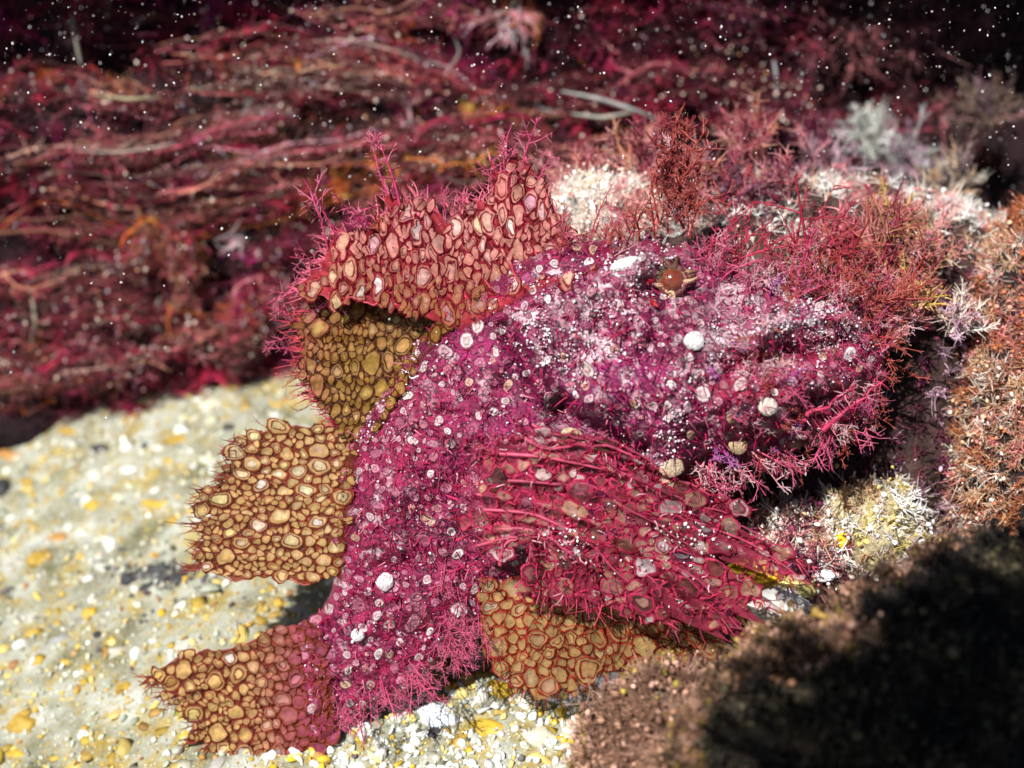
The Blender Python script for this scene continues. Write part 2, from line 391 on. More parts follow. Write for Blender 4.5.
# ------------------------------------------------------------------ pebbles and fragments lying on the sand
def pebble(px, py, rx, ry, col, label, cat="pebble", name="pebble", group=None, flat=0.4, seed=None, lift=0.25, kind_mat=None, rot=None):
    c, wz = hit(px, py, "ground")
    s = (DIST - wz) / DIST / 100
    sd = int(px * 7 + py) if seed is None else seed
    d = 1 + 1.1 * (fbm(ICO3_V * 1.7 + sd, sd, 4) - 0.5)[:, None]
    V = ICO3_V * d * 0.85 * np.array([rx * s, ry * s * 1.25, min(rx, ry) * s * flat * 2])
    a = rng.uniform(-0.4, 0.4) if rot is None else rot
    V = V @ np.array([[math.cos(a), math.sin(a), 0], [-math.sin(a), math.cos(a), 0], [0, 0, 1]])
    C = np.array(col) * (0.7 + 0.6 * fbm(ICO3_V * 2.3 + sd, sd + 3)[:, None])
    o = link(name, fast_mesh(name, V, tris=ICO3_F, C=C, mats=(kind_mat or M_grain,)), loc=c + np.array([0, 0, min(rx, ry) * s * flat * lift - 0.01]), label=label, cat=cat, group=group)
    return o
OCH = (0.34, 0.22, 0.035); GOLD = (0.42, 0.28, 0.03); CREAM = (0.5, 0.47, 0.36); WHT = (0.58, 0.59, 0.56); DRK = (0.03, 0.03, 0.032); BRN = (0.34, 0.17, 0.05); GRY = (0.25, 0.26, 0.25)
g_y = "ochre fragments lying on the sand"
for (px, py, rx, ry, col, lab) in [
    (92, 506, 10, 6, GOLD, "small bright yellow chip alone on the pale sand left of the upper ragged fin"),
    (62, 538, 17, 7, BRN, "long brown flake on the sand at the left, above the yellow streaks"),
    (90, 614, 10, 8, GOLD, "rounded golden pebble on the sand below the black grit"),
    (160, 504, 22, 5, GOLD, "long yellow sliver on the sand beside the tip of the upper ragged fin"),
    (40, 558, 14, 9, OCH, "ochre lump at the left edge with a darker flake above it"),
    (12, 456, 20, 6, BRN, "brown streak of shell at the far left edge near the algae"),
    (24, 725, 18, 12, OCH, "broad ochre stain-like pebble in the lower left corner"),
    (124, 690, 10, 8, OCH, "ochre pebble on the sand left of the tail fin tip"),
    (18, 755, 14, 6, GOLD, "yellow sliver at the very bottom left"),
    (180, 440, 20, 6, OCH, "ochre flake just under the algae edge, left of the olive fin"),
    (70, 432, 14, 5, OCH, "ochre flake on pale sand near the algae on the left"),
    (90, 668, 9, 6, OCH, "small ochre pebble in the lower left sand"),
    (305, 745, 16, 8, GOLD, "golden pebble beside the lower edge of the tail fin"),
    (322, 736, 9, 6, GOLD, "smaller golden pebble touching the tail stalk"),
    (490, 728, 22, 9, GOLD, "yellow slab fragment in the sharp sand at bottom centre"),
    (462, 742, 12, 8, OCH, "ochre chip in the sharp sand at bottom centre"),
    (345, 715, 10, 7, OCH, "ochre chip under the belly near the tail stalk"),
    (498, 690, 16, 10, GOLD, "bright yellow pebble under the net-patterned belly fin"),
    (560, 712, 8, 7, GOLD, "small golden bead in the sand below the belly fin tip"),
]:
    pebble(px, py, rx, ry, col, lab, "pebble", "pebble", g_y)
g_w = "white fragments lying on the sand"
for (px, py, rx, ry, col, lab) in [
    (88, 500, 8, 5, WHT, "white chip behind the yellow chip on the left sand"),
    (226, 735, 7, 5, WHT, "white shell chip left of the tail fin lower corner"),
    (85, 735, 9, 6, WHT, "white chip in the lower left sand"),
    (20, 645, 9, 6, WHT, "white chip at the left edge, level with the tail fin top"),
    (345, 726, 18, 10, WHT, "pale grey-white flake at the root of the tail stalk"),
    (440, 718, 24, 15, (0.66, 0.72, 0.76), "broad bluish white shell in the sharp sand at bottom centre"),
    (540, 738, 20, 12, CREAM, "cream shell fragment at bottom centre"),
    (612, 682, 26, 11, (0.7, 0.74, 0.78), "blue-white flat shell behind the fuzzy foreground rock"),
    (690, 640, 20, 8, (0.72, 0.75, 0.8), "blue-white chip between the fish's front fin and the foreground fuzz"),
    (400, 712, 12, 9, WHT, "white chip under the belly of the fish"),
    (478, 655, 14, 9, WHT, "white pebble in the gap left of the net-patterned fin"),
    (520, 700, 14, 8, CREAM, "cream pebble directly below the net-patterned fin"),
    (130, 470, 12, 5, WHT, "blurred white chip on the sand below the crimson algae"),
    (210, 405, 14, 6, CREAM, "cream lump of sand close to the algae edge"),
]:
    pebble(px, py, rx, ry, col, lab, "shell chip", "shell_chip", g_w)
# white flake by the tail stalk
pebble(336, 603, 13, 9, (0.86, 0.86, 0.86), "bright white flake wedged against the tail stalk", "shell chip", "shell_chip", g_w, 0.6, rot=0.7)
g_d = "dark grit on the sand"
for (px, py, rx, ry, lab) in [
    (160, 570, 15, 6, "largest black grit lump on the sand left of the tail"),
    (128, 580, 8, 7, "round black grit lump at the left end of the dark patch"),
    (182, 578, 16, 6, "grey-black grit lump at the right end of the dark patch"),
    (150, 586, 14, 5, "low black grit lump in front of the dark patch"),
    (60, 640, 12, 5, "thin dark flake on the lower left sand"),
    (230, 428, 8, 5, "dark chip on the sand above the upper ragged fin"),
    (100, 450, 12, 6, "grey-black chip on the blurred sand under the algae"),
    (0, 490, 14, 10, "dark lump cut by the left edge of the picture"),
    (98, 636, 6, 5, "small grey grit lump under the golden pebble"),
    (75, 500, 6, 4, "tiny dark chip near the bright yellow chip"),
]:
    pebble(px, py, rx, ry, DRK if px > 90 or px < 10 else GRY, lab, "grit", "grit_lump", g_d, 0.5)

n = 420
gq = np.array([hit(a_, b_, "ground")[0] for a_, b_ in zip(rng.normal(158, 24, n), rng.normal(574, 7, n))])
ac = Acc(); grains(ac, gq + np.array([0, 0, 0.01]), 0.012 + 0.04 * rng.random(n) ** 2, pick([DRK, (0.08, 0.08, 0.08), (0.15, 0.15, 0.14)], [3, 2, 1], n), 0.6, jit=0.4)
link("dark_silt", ac.mesh("dark_silt", M_grain, smooth=False), kind="stuff")

# ------------------------------------------------------------------ hair and tuft makers
def hairs(acc, roots, nrm, length, rad, cols, spread=0.6, k=3, curl=0.3, tipc=None):
    n = len(roots)
    d = unit(nrm + spread * rng.normal(size=(n, 3)))
    c = curl * rng.normal(size=(n, 3))
    t = np.linspace(0, 1, k)[None, :, None]
    L = np.asarray(length).reshape(-1, 1, 1)
    path = roots[:, None] + L * (d[:, None] * t + c[:, None] * t * t * 0.5)
    r = np.asarray(rad).reshape(-1, 1) * np.linspace(1, 0.35, k)[None]
    if tipc is not None:
        cc = cols[:, None] * (1 - t) + np.asarray(tipc)[:, None] * t
    else: cc = cols
    tubes(acc, path, r, cc, 3)

def tufts(acc, centers, nrm, per, length, rad, palf, spread=0.7, k=3, curl=0.35):
    """feathery tufts: each centre fans out a bundle of filaments"""
    n = len(centers)
    cc = np.repeat(centers, per, 0); nn = np.repeat(nrm, per, 0)
    cc = cc + rng.normal(size=cc.shape) * np.repeat(np.asarray(length) * 0.16, per)[:, None]
    base = palf(centers); col = np.repeat(base, per, 0) * rng.uniform(0.65, 1.35, (n * per, 1))
    L = np.repeat(np.asarray(length), per) * rng.uniform(0.5, 1.2, n * per)
    R = np.full(n * per, rad) * rng.uniform(0.6, 1.3, n * per)
    tip = np.clip(col * 1.25 + 0.02, 0, 0.85)
    hairs(acc, cc, nn, L, R, col, spread, k, curl, tip)

# ------------------------------------------------------------------ red algae on the wall
def wall_normal(q):
    e = 0.05
    dx = (wy(q[:, 0] + e, q[:, 2]) - wy(q[:, 0] - e, q[:, 2])) / (2 * e)
    dz = (wy(q[:, 0], q[:, 2] + e) - wy(q[:, 0], q[:, 2] - e)) / (2 * e)
    return unit(np.stack([dx, -np.ones(len(q)), dz], -1))
CRIM = (0.28, 0.014, 0.04); MAR = (0.10, 0.004, 0.02); PNK = (0.52, 0.13, 0.15); TAN = (0.60, 0.26, 0.17); ORG = (0.42, 0.10, 0.025); PALE = (0.56, 0.34, 0.28); PURP = (0.15, 0.008, 0.05)
# short dense growth
n = 3600
x = rng.uniform(-8.5, 8, n); z = rng.uniform(-4.2, 4.8, n)
q = np.stack([x, wy(x, z), z], -1)
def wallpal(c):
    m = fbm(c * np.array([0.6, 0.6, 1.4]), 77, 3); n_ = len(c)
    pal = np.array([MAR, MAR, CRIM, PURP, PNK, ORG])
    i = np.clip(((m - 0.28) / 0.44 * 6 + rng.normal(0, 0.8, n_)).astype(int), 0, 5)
    k_ = sstep(c[:, 0], 3.0, 4.6)[:, None] * (0.7 + 0.6 * (fbm(c * 1.2, 79, 2)[:, None] > 0.5))  # growth turns dark towards the right: shade put into its colour
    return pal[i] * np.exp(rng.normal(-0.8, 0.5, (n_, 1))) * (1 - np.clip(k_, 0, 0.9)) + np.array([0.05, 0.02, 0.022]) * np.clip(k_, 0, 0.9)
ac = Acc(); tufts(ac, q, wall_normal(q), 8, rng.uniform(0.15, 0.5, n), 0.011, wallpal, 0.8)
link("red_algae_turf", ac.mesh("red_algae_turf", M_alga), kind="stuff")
# feathery bushes of the same weed, too many to tell apart
n = 560
x = rng.uniform(-8, 6.5, n); z = -4.0 + 8.0 * rng.random(n) ** 1.1; q = np.stack([x, wy(x, z), z], -1)
foot = np.array([hit(px_, 408 - 40 * float(sstep(px_, 150, 300)) + rng.uniform(-30, 0), "ground")[0] for px_ in rng.uniform(-40, 330, 40)])
q = np.concatenate([q, foot]); n = len(q); nn = wall_normal(q)
ac = Acc()
for i in range(n):
    nb = 13; L = rng.uniform(0.25, 0.65); k = 6; t = np.linspace(0, 1, k)[None, :, None]
    d = unit(nn[i] + 0.75 * rng.normal(size=(nb, 3)) + np.array([0.9, 0, 0]) * rng.normal() + np.array([0, 0, -0.2]))
    path = q[i] + L * rng.uniform(0.5, 1.1, (nb, 1, 1)) * (d[:, None] * t + 0.35 * rng.normal(size=(nb, 1, 3)) * t * t)
    c0 = wallpal(q[i:i + 1])[0] * 2.5; col = np.clip(c0 * np.exp(rng.normal(0, 0.4, (nb, 1))), 0.002, 0.8)
    tubes(ac, path, 0.012 * np.linspace(1.1, 0.5, k)[None], col, 3)
    m = nb * 12; fi = rng.integers(0, nb, m); ki = rng.integers(1, k - 1, m)
    hairs(ac, path[fi, ki], unit(path[fi, ki + 1] - path[fi, ki]), rng.uniform(0.05, 0.2, m), np.full(m, 0.008), np.clip(col[fi] * rng.uniform(0.8, 2.2, (m, 1)), 0, 0.8), 0.7, 3, 0.5)
link("feathery_algae", ac.mesh("feathery_algae", M_alga), kind="stuff")

def tress(pts, nf, spread, out, pal, wts, label, group="wavy tresses of red algae on the reef wall", name="algae_tress", side=16, rad=0.013, cat="seaweed"):
    """a bundle of long filaments that lies along the wall through the given spots"""
    pts = np.array(pts, float); nf = int(nf * 0.6)
    base = []
    for (px, py) in pts:
        h, _ = hit(px, py, "wall"); base.append(h)
    base = np.array(base)
    base[:, 2] = np.maximum(base[:, 2], gz(base[:, 0], base[:, 1]) + 0.1)
    base = base + NV * out
    k = 22; t = np.linspace(0, len(base) - 1, k)
    ctr = np.stack([np.interp(t, np.arange(len(base)), base[:, i]) for i in range(3)], -1)
    for _ in range(2): ctr[1:-1] = (ctr[:-2] + 2 * ctr[1:-1] + ctr[2:]) / 4
    u = np.linspace(0, 1, k)[None, :, None]
    off = rng.normal(size=(nf, 1, 3)) * spread * np.array([0.5, 0.7, 1.0])
    ph = rng.uniform(0, 6.28, (nf, 1, 3)); fr = rng.uniform(1.5, 5, (nf, 1, 3))
    wob = np.sin(u * fr * 3 + ph) * spread * 0.45
    env = 0.35 + 0.65 * np.sin(np.clip(u, 0, 1) * math.pi) ** 0.6
    # each filament covers its own stretch of the tress
    a = rng.uniform(0, 0.55, (nf, 1)); bnd = np.minimum(1, a + rng.uniform(0.35, 0.9, (nf, 1)))
    tt = a + (bnd - a) * np.linspace(0, 1, k)[None]
    path = np.stack([np.interp(tt, np.linspace(0, 1, k), ctr[:, i]) for i in range(3)], -1) + off * env + wob
    col = np.clip(pick(pal, wts, nf) * np.exp(rng.normal(-0.85, 0.75, (nf, 1))), 0.001, 0.85)
    ac = Acc()
    tubes(ac, path, rad * rng.uniform(0.35, 1.1, (nf, 1)) * np.linspace(1, 0.5, k)[None], col, 3)
    # side branchlets
    m = nf * side; fi = rng.integers(0, nf, m); ki = rng.integers(1, k - 1, m)
    roots = path[fi, ki]; tang = unit(path[fi, ki + 1] - path[fi, ki])
    hairs(ac, roots, tang * 0.8 + 0.5 * rng.normal(size=(m, 3)), rng.uniform(0.06, 0.22, m), np.full(m, rad * 0.65), np.clip(col[fi] * rng.uniform(0.7, 2.2, (m, 1)), 0, 0.8), 0.6, 3, 0.5)
    # pale dots that live on the filaments
    m = nf * 2; fi = rng.integers(0, nf, m); ki = rng.integers(0, k, m)
    grains(ac, path[fi, ki] + rng.normal(size=(m, 3)) * 0.03, rng.uniform(0.010, 0.034, m), pick([(0.8, 0.66, 0.55), (0.5, 0.4, 0.45), (0.7, 0.35, 0.2)], [3, 2, 1], m), 1.0, (OCT_V, OCT_F))
    loc = ctr[0]
    return link(name, ac.mesh(name, M_alga, loc), loc=loc, label=label, cat=cat, group=group)

mixR = ([CRIM, MAR, PNK, TAN, PALE], [5, 3, 3, 1, 0.5]); mixP = ([PNK, TAN, CRIM, PALE], [5, 2, 3, 1]); mixO = ([ORG, PNK, CRIM, TAN, PALE], [3, 3, 3, 2, 0.5]); mixD = ([MAR, CRIM, PURP, PNK], [5, 3, 3, 1])
for pts, nf, sp, out, mx, lab in [
    ([(-20, 175), (60, 160), (140, 165), (220, 135), (300, 120)], 70, 0.16, 0.35, mixP, "tan-pink tress in the upper left, first under the black hollow"),
    ([(30, 190), (110, 200), (200, 190), (290, 165), (390, 140)], 90, 0.18, 0.45, mixP, "long pink tress running from the left under the tan one to above the fish"),
    ([(-20, 235), (70, 225), (150, 235), (240, 205), (330, 190)], 80, 0.18, 0.4, mixO, "rusty tress that crosses the middle left of the reef wall"),
    ([(-20, 95), (60, 90), (130, 105), (180, 108)], 50, 0.14, 0.3, mixR, "short dull red tress in the upper left corner region"),
    ([(150, 60), (220, 70), (290, 62), (380, 80), (440, 95)], 80, 0.18, 0.45, mixP, "pale pink tress near the top, over the middle left"),
    ([(190, 90), (260, 92), (330, 95), (420, 100)], 70, 0.14, 0.4, mixR, "crimson tress just under the pale pink top tress"),
    ([(300, 60), (370, 50), (440, 75), (500, 110)], 60, 0.14, 0.35, mixP, "pink tress sloping down toward the dark gap above the fish"),
    ([(330, 140), (400, 150), (470, 135), (540, 140)], 80, 0.2, 0.4, mixR, "crimson tress right behind the fish's front fin tips"),
    ([(400, 175), (470, 165), (560, 170), (640, 150)], 80, 0.18, 0.5, mixO, "rosy tress behind the humped front of the back fin"),
    ([(470, 95), (540, 100), (600, 108), (680, 130)], 60, 0.16, 0.35, mixR, "red tress under the pale blades at top centre"),
    ([(-20, 285), (50, 290), (120, 275), (160, 280)], 70, 0.2, 0.4, mixR, "crimson tress at the left edge above the tan-brown one"),
    ([(-20, 320), (60, 325), (130, 318), (190, 320)], 70, 0.2, 0.4, mixR, "dark red tress at the left edge in the lower algae"),
    ([(-20, 365), (50, 372), (110, 365), (165, 360)], 100, 0.2, 0.4, mixR, "crimson clump low on the left, touching the sand"),
    ([(-20, 390), (40, 388), (100, 385), (140, 375)], 70, 0.13, 0.35, mixO, "brownish fringe of algae at the sand line on the left"),
    ([(140, 265), (165, 245), (200, 260), (200, 290)], 130, 0.2, 0.7, mixO, "orange-pink bushy clump left of the fish, in the middle"),
    ([(160, 350), (200, 335), (240, 345), (270, 335)], 110, 0.16, 0.55, mixO, "orange-brown bushy clump beside the olive fin near the sand"),
    ([(220, 270), (270, 255), (320, 245), (360, 250)], 80, 0.2, 0.35, mixD, "dark maroon tress behind the pink fringe of the back fin"),
    ([(240, 310), (280, 300), (320, 310)], 70, 0.2, 0.4, mixR, "short red tress left of the olive fin"),
    ([(0, 30), (80, 20), (160, 35), (240, 25)], 60, 0.2, 0.3, mixD, "dim maroon tress along the top left edge"),
    ([(260, 10), (340, 22), (420, 12), (500, 20)], 60, 0.18, 0.35, mixR, "red tress along the top edge left of centre"),
    ([(560, 40), (630, 55), (700, 45), (760, 60)], 60, 0.22, 0.3, mixD, "dim purple tress along the top right of centre"),
    ([(600, 95), (670, 85), (740, 100), (800, 95)], 70, 0.22, 0.35, mixD, "purple-red tress above the rock on the right of centre"),
    ([(660, 10), (730, 20), (800, 15), (850, 40)], 50, 0.2, 0.3, mixD, "dark tress near the top edge beside the black corner"),
    ([(690, 125), (750, 120), (800, 135), (850, 130)], 90, 0.2, 0.5, ([CRIM, PURP, PNK], [3, 3, 2]), "magenta tress left of the whitish tuft at the upper right"),
]:
    tress(pts, nf, sp, out, mx[0], mx[1], lab)

# pale blades and curls of weed
def blade(pts, width, col, label, out=0.6, name="seaweed_blade"):
    base = np.array([hit(px, py, "wall")[0] for px, py in pts]) + NV * out
    k = 20; t = np.linspace(0, len(base) - 1, k)
    c = np.stack([np.interp(t, np.arange(len(base)), base[:, i]) for i in range(3)], -1)
    for _ in range(3): c[1:-1] = (c[:-2] + 2 * c[1:-1] + c[2:]) / 4
    ac = Acc(); tubes(ac, c[None], 0.6 * width * np.sin(np.linspace(0.25, 3.0, k))[None] ** 0.6, (0.6 * np.array(col))[None], 7)
    link(name, ac.mesh(name, M_alga, c[0]), loc=c[0], label=label, cat="seaweed", group="pale weed blades on the wall")
for pts, wd, col, lab in [
    ([(560, 100), (600, 108), (630, 118), (660, 130)], 0.055, (0.45, 0.47, 0.45), "longest grey-white blade, lying across the wall at top centre"),
    ([(570, 122), (600, 126), (630, 120)], 0.05, (0.42, 0.42, 0.34), "shorter grey blade just below the longest one at top centre"),
    ([(85, 25), (88, 45), (92, 65), (94, 75)], 0.05, (0.3, 0.27, 0.22), "dim upright grey stalk in the top left corner"),
    ([(766, 70), (769, 90), (768, 112)], 0.05, (0.35, 0.33, 0.36), "upright grey stalk above the rock at the upper right of centre"),
    ([(90, 158), (130, 160), (165, 155), (185, 150)], 0.03, (0.55, 0.46, 0.40), "cream streak of weed under the black hollow on the left"),
    ([(105, 103), (140, 108), (170, 106)], 0.04, (0.46, 0.40, 0.24), "yellowish streak of weed above the black hollow on the left"),
    ([(310, 52), (350, 50), (390, 58), (420, 68)], 0.03, (0.5, 0.32, 0.28), "thin pink-tan strand near the top, left of centre"),
    ([(430, 70), (452, 78), (462, 62), (455, 45)], 0.022, (0.5, 0.45, 0.42), "pale hooked curl near the top, left of centre"),
    ([(495, 25), (510, 22), (516, 10), (508, 0)], 0.022, (0.5, 0.48, 0.42), "pale curl cut by the top edge"),
    ([(222, 245), (240, 238), (250, 222)], 0.025, (0.45, 0.36, 0.36), "pale hooked strand right of the orange clump"),
    ([(46, 300), (50, 325), (45, 345)], 0.05, (0.42, 0.36, 0.26), "upright beige stalk in the lower left algae"),
]:
    blade(pts, wd, col, lab)

# ------------------------------------------------------------------ rocks with turf
def rock(name, px, py, w, sx, sy, sd, pal, label, cat, ntuft, tlen, rad, bump=0.35, seed=1, per=11, rockcol=(0.25, 0.18, 0.16), lim=None, rough=1.0):
    c = P(px, py, w); s = (DIST - w) / DIST / 100
    SV, SF = subdiv(*subdiv(ICO3_V, ICO3_F))
    ax = np.stack([RX * sx * s, UP * sy * s, NV * sd])
    d = 1 + bump * (fbm(SV * 1.6 + seed, seed, 4) - 0.5)[:, None] * 2 + 0.16 * rough * (fbm(SV * 6 + seed, seed + 2, 3) - 0.5)[:, None]
    V = (SV * d) @ ax
    C = np.array(rockcol) * (0.5 + fbm(SV * 4, seed + 4)[:, None])
    root = bpy.data.objects.new(name, None); COL.objects.link(root)
    g = c.copy(); g[2] = min(c[2], gz(c[0], c[1])); root.location = g
    root["label"] = label; root["category"] = cat
    link("stone", fast_mesh("stone", V + c - g, tris=SF, C=C, mats=(M_rock,)), parent=root)
    N = np.zeros_like(V); fn = np.cross(V[SF[:, 1]] - V[SF[:, 0]], V[SF[:, 2]] - V[SF[:, 0]])
    for i in range(3): np.add.at(N, SF[:, i], fn)
    N = unit(N)
    ok = np.where((N @ NV > -0.15) & (V[:, 2] + c[2] > gz(V[:, 0] + c[0], V[:, 1] + c[1]) - 0.1))[0]
    q = V + c
    scr = project(q)
    ok = ok[(scr[ok, 0] > -60) & (scr[ok, 0] < 1090) & (scr[ok, 1] < 830)]
    i = rng.choice(ok, ntuft); jit = rng.normal(size=(ntuft, 3)) * 0.05
    cen = V[i] + jit * (1 - np.abs(N[i]))
    ac = Acc()
    tufts(ac, cen, N[i], per, rng.uniform(0.4, 1.2, ntuft) * tlen, rad, lambda v: pal(v + c), 0.85, 4, 0.7)
    link("turf", ac.mesh("turf", M_turf, g - c), parent=root, kind="stuff")
    ng = int(ntuft * (0.7 if ntuft > 3000 else 1.6)); i = rng.choice(ok, ng); pts = V[i] + rng.normal(size=(ng, 3)) * 0.06 + N[i] * rng.uniform(0, tlen * 0.8, (ng, 1))
    ac = Acc(); grains(ac, pts, rng.uniform(0.4, 1.6, ng) ** 2 * rad * 1.6, np.clip(pal(pts + c) * rng.uniform(0.7, 1.6, (ng, 1)), 0, 0.85), 0.8)
    link("crust", ac.mesh("crust", M_grain, g - c), parent=root, kind="stuff")
    return root
def project(q):
    w = q @ NV; s = (DIST - w) / DIST / 100
    return np.stack([512 + (q @ RX) / s, 384 - (q @ UP) / s], -1)
def noisepal(cols, scale, seed, jitter=0.9):
    cols = np.array(cols, float)
    def f(v):
        m = fbm(v * scale, seed, 3); k = len(cols)
        i = np.clip(((m - 0.3) / 0.4 * k + rng.normal(0, jitter, len(v))).astype(int), 0, k - 1)
        return cols[i]
    return f
WP = (0.72, 0.58, 0.50); PK = (0.56, 0.20, 0.20); BUFF = (0.50, 0.32, 0.19); RB = (0.34, 0.10, 0.04); WHITE = (0.84, 0.82, 0.79); DP = (0.14, 0.02, 0.06); LIL = (0.42, 0.26, 0.34)
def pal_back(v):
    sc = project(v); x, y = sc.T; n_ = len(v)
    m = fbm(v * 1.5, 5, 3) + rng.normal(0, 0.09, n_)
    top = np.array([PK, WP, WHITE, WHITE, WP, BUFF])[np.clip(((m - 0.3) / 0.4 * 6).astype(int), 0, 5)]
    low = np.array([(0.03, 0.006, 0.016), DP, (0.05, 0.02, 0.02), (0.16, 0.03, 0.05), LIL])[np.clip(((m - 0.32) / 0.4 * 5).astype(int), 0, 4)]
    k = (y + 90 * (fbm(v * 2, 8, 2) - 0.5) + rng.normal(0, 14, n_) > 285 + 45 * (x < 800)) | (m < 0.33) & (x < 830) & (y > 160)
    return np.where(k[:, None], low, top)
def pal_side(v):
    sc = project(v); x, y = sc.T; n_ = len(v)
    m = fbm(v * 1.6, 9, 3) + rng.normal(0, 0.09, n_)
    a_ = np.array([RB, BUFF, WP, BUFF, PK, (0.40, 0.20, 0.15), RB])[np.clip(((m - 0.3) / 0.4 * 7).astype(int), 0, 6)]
    d_ = np.array([(0.02, 0.006, 0.012), (0.06, 0.012, 0.03), DP])[np.clip(((m - 0.3) / 0.4 * 3).astype(int), 0, 2)]  # purple-black turf that also paints the crevice's shade into the colour
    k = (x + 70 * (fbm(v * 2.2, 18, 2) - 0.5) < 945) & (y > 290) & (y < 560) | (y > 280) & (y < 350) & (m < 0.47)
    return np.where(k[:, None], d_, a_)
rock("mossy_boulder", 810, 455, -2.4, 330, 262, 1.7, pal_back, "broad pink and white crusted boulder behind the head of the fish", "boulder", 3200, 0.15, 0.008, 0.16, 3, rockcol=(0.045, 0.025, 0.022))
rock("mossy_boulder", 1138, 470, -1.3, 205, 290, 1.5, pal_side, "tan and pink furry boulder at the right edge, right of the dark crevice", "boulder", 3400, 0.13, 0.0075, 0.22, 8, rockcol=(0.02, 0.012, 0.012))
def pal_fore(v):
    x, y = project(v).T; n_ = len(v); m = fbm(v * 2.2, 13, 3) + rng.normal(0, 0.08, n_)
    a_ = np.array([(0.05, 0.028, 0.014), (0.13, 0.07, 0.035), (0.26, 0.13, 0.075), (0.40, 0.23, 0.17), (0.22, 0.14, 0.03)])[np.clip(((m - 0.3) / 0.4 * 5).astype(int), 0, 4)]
    d_ = np.array([(0.006, 0.005, 0.004), (0.02, 0.014, 0.008), (0.05, 0.04, 0.02)])[np.clip(((m - 0.3) / 0.4 * 3).astype(int), 0, 2)]  # near-black set: the lower right's shade painted into the turf
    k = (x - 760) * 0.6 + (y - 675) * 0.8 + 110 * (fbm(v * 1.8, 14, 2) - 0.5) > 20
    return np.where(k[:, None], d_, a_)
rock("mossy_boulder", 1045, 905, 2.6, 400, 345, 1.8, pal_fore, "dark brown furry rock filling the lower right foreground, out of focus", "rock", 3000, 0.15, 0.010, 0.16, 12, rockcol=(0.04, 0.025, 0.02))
rock("mossy_boulder", 800, 545, -0.75, 58, 42, 0.6, noisepal([DP, PK, WP, WHITE, BUFF], 2.5, 19), "small pink and white fuzzy lump on the sand under the chin", "rock", 420, 0.15, 0.009, 0.3, 25, rockcol=(0.4, 0.3, 0.27))
rock("mossy_boulder", 862, 535, -0.95, 60, 60, 0.7, noisepal([BUFF, WP, (0.5, 0.42, 0.12), WHITE], 2.5, 23), "pale yellowish rubble mound right of the pink and white fuzzy lump", "rock", 420, 0.13, 0.009, 0.3, 29, rockcol=(0.4, 0.34, 0.2))
rock("mossy_boulder", 680, 775, 1.6, 100, 105, 0.8, noisepal([(0.16, 0.08, 0.05), (0.28, 0.15, 0.10), (0.42, 0.25, 0.19), (0.24, 0.18, 0.03)], 1.8, 27), "pinkish brown furry lump at bottom centre, in front of the belly fin", "rock", 1500, 0.13, 0.009, 0.2, 33, rockcol=(0.1, 0.07, 0.05))

# sponges and rubble on the right
def blob(name, px, py, w, rx, ry, rd, col, label, cat, seed, m=None, amp=0.5, group=None):
    c = P(px, py, w); s = (DIST - w) / DIST / 100
    SV, SF = subdiv(ICO3_V, ICO3_F)
    d = 1 + amp * (fbm(SV * 1.8 + seed, seed, 4) - 0.5)[:, None] * 2
    V = (SV * d) @ np.stack([RX * rx * s, UP * ry * s, NV * rd])
    C = np.array(col) * (0.7 + 0.6 * fbm(SV * 3, seed + 1)[:, None])
    return link(name, fast_mesh(name, V, tris=SF, C=C, mats=(m or M_grain,)), loc=c, label=label, cat=cat, group=group)
rock("sponge", 602, 222, -1.9, 64, 42, 0.6, noisepal([PK, WP, WHITE, WP, (0.8, 0.66, 0.52)], 2.2, 41), "cream rounded sponge knob behind the back fin hump", "sponge", 900, 0.1, 0.007, 0.25, 37, rockcol=(0.62, 0.48, 0.4))
blob("sponge", 757, 572, -0.35, 30, 13, 0.25, (0.65, 0.42, 0.02), "bright yellow crust right of the front fin tip", "sponge", 4)
blob("sponge", 790, 586, -0.3, 26, 12, 0.25, (0.62, 0.52, 0.2), "pale yellow crust next to the bright yellow one", "sponge", 5)
blob("pebble", 842, 541, -0.25, 6, 8, 0.08, (0.75, 0.42, 0.01), "orange-yellow bead standing in the pale rubble on the right", "pebble", 6)
blob("shell_chip", 825, 575, -0.2, 12, 6, 0.06, (0.8, 0.84, 0.88), "white angular chip below the fuzzy lump on the right", "shell chip", 7)
blob("shell_chip", 780, 605, -0.1, 30, 16, 0.2, (0.72, 0.72, 0.7), "large white crumbly chip at the foot of the furry foreground rock", "shell chip", 8)

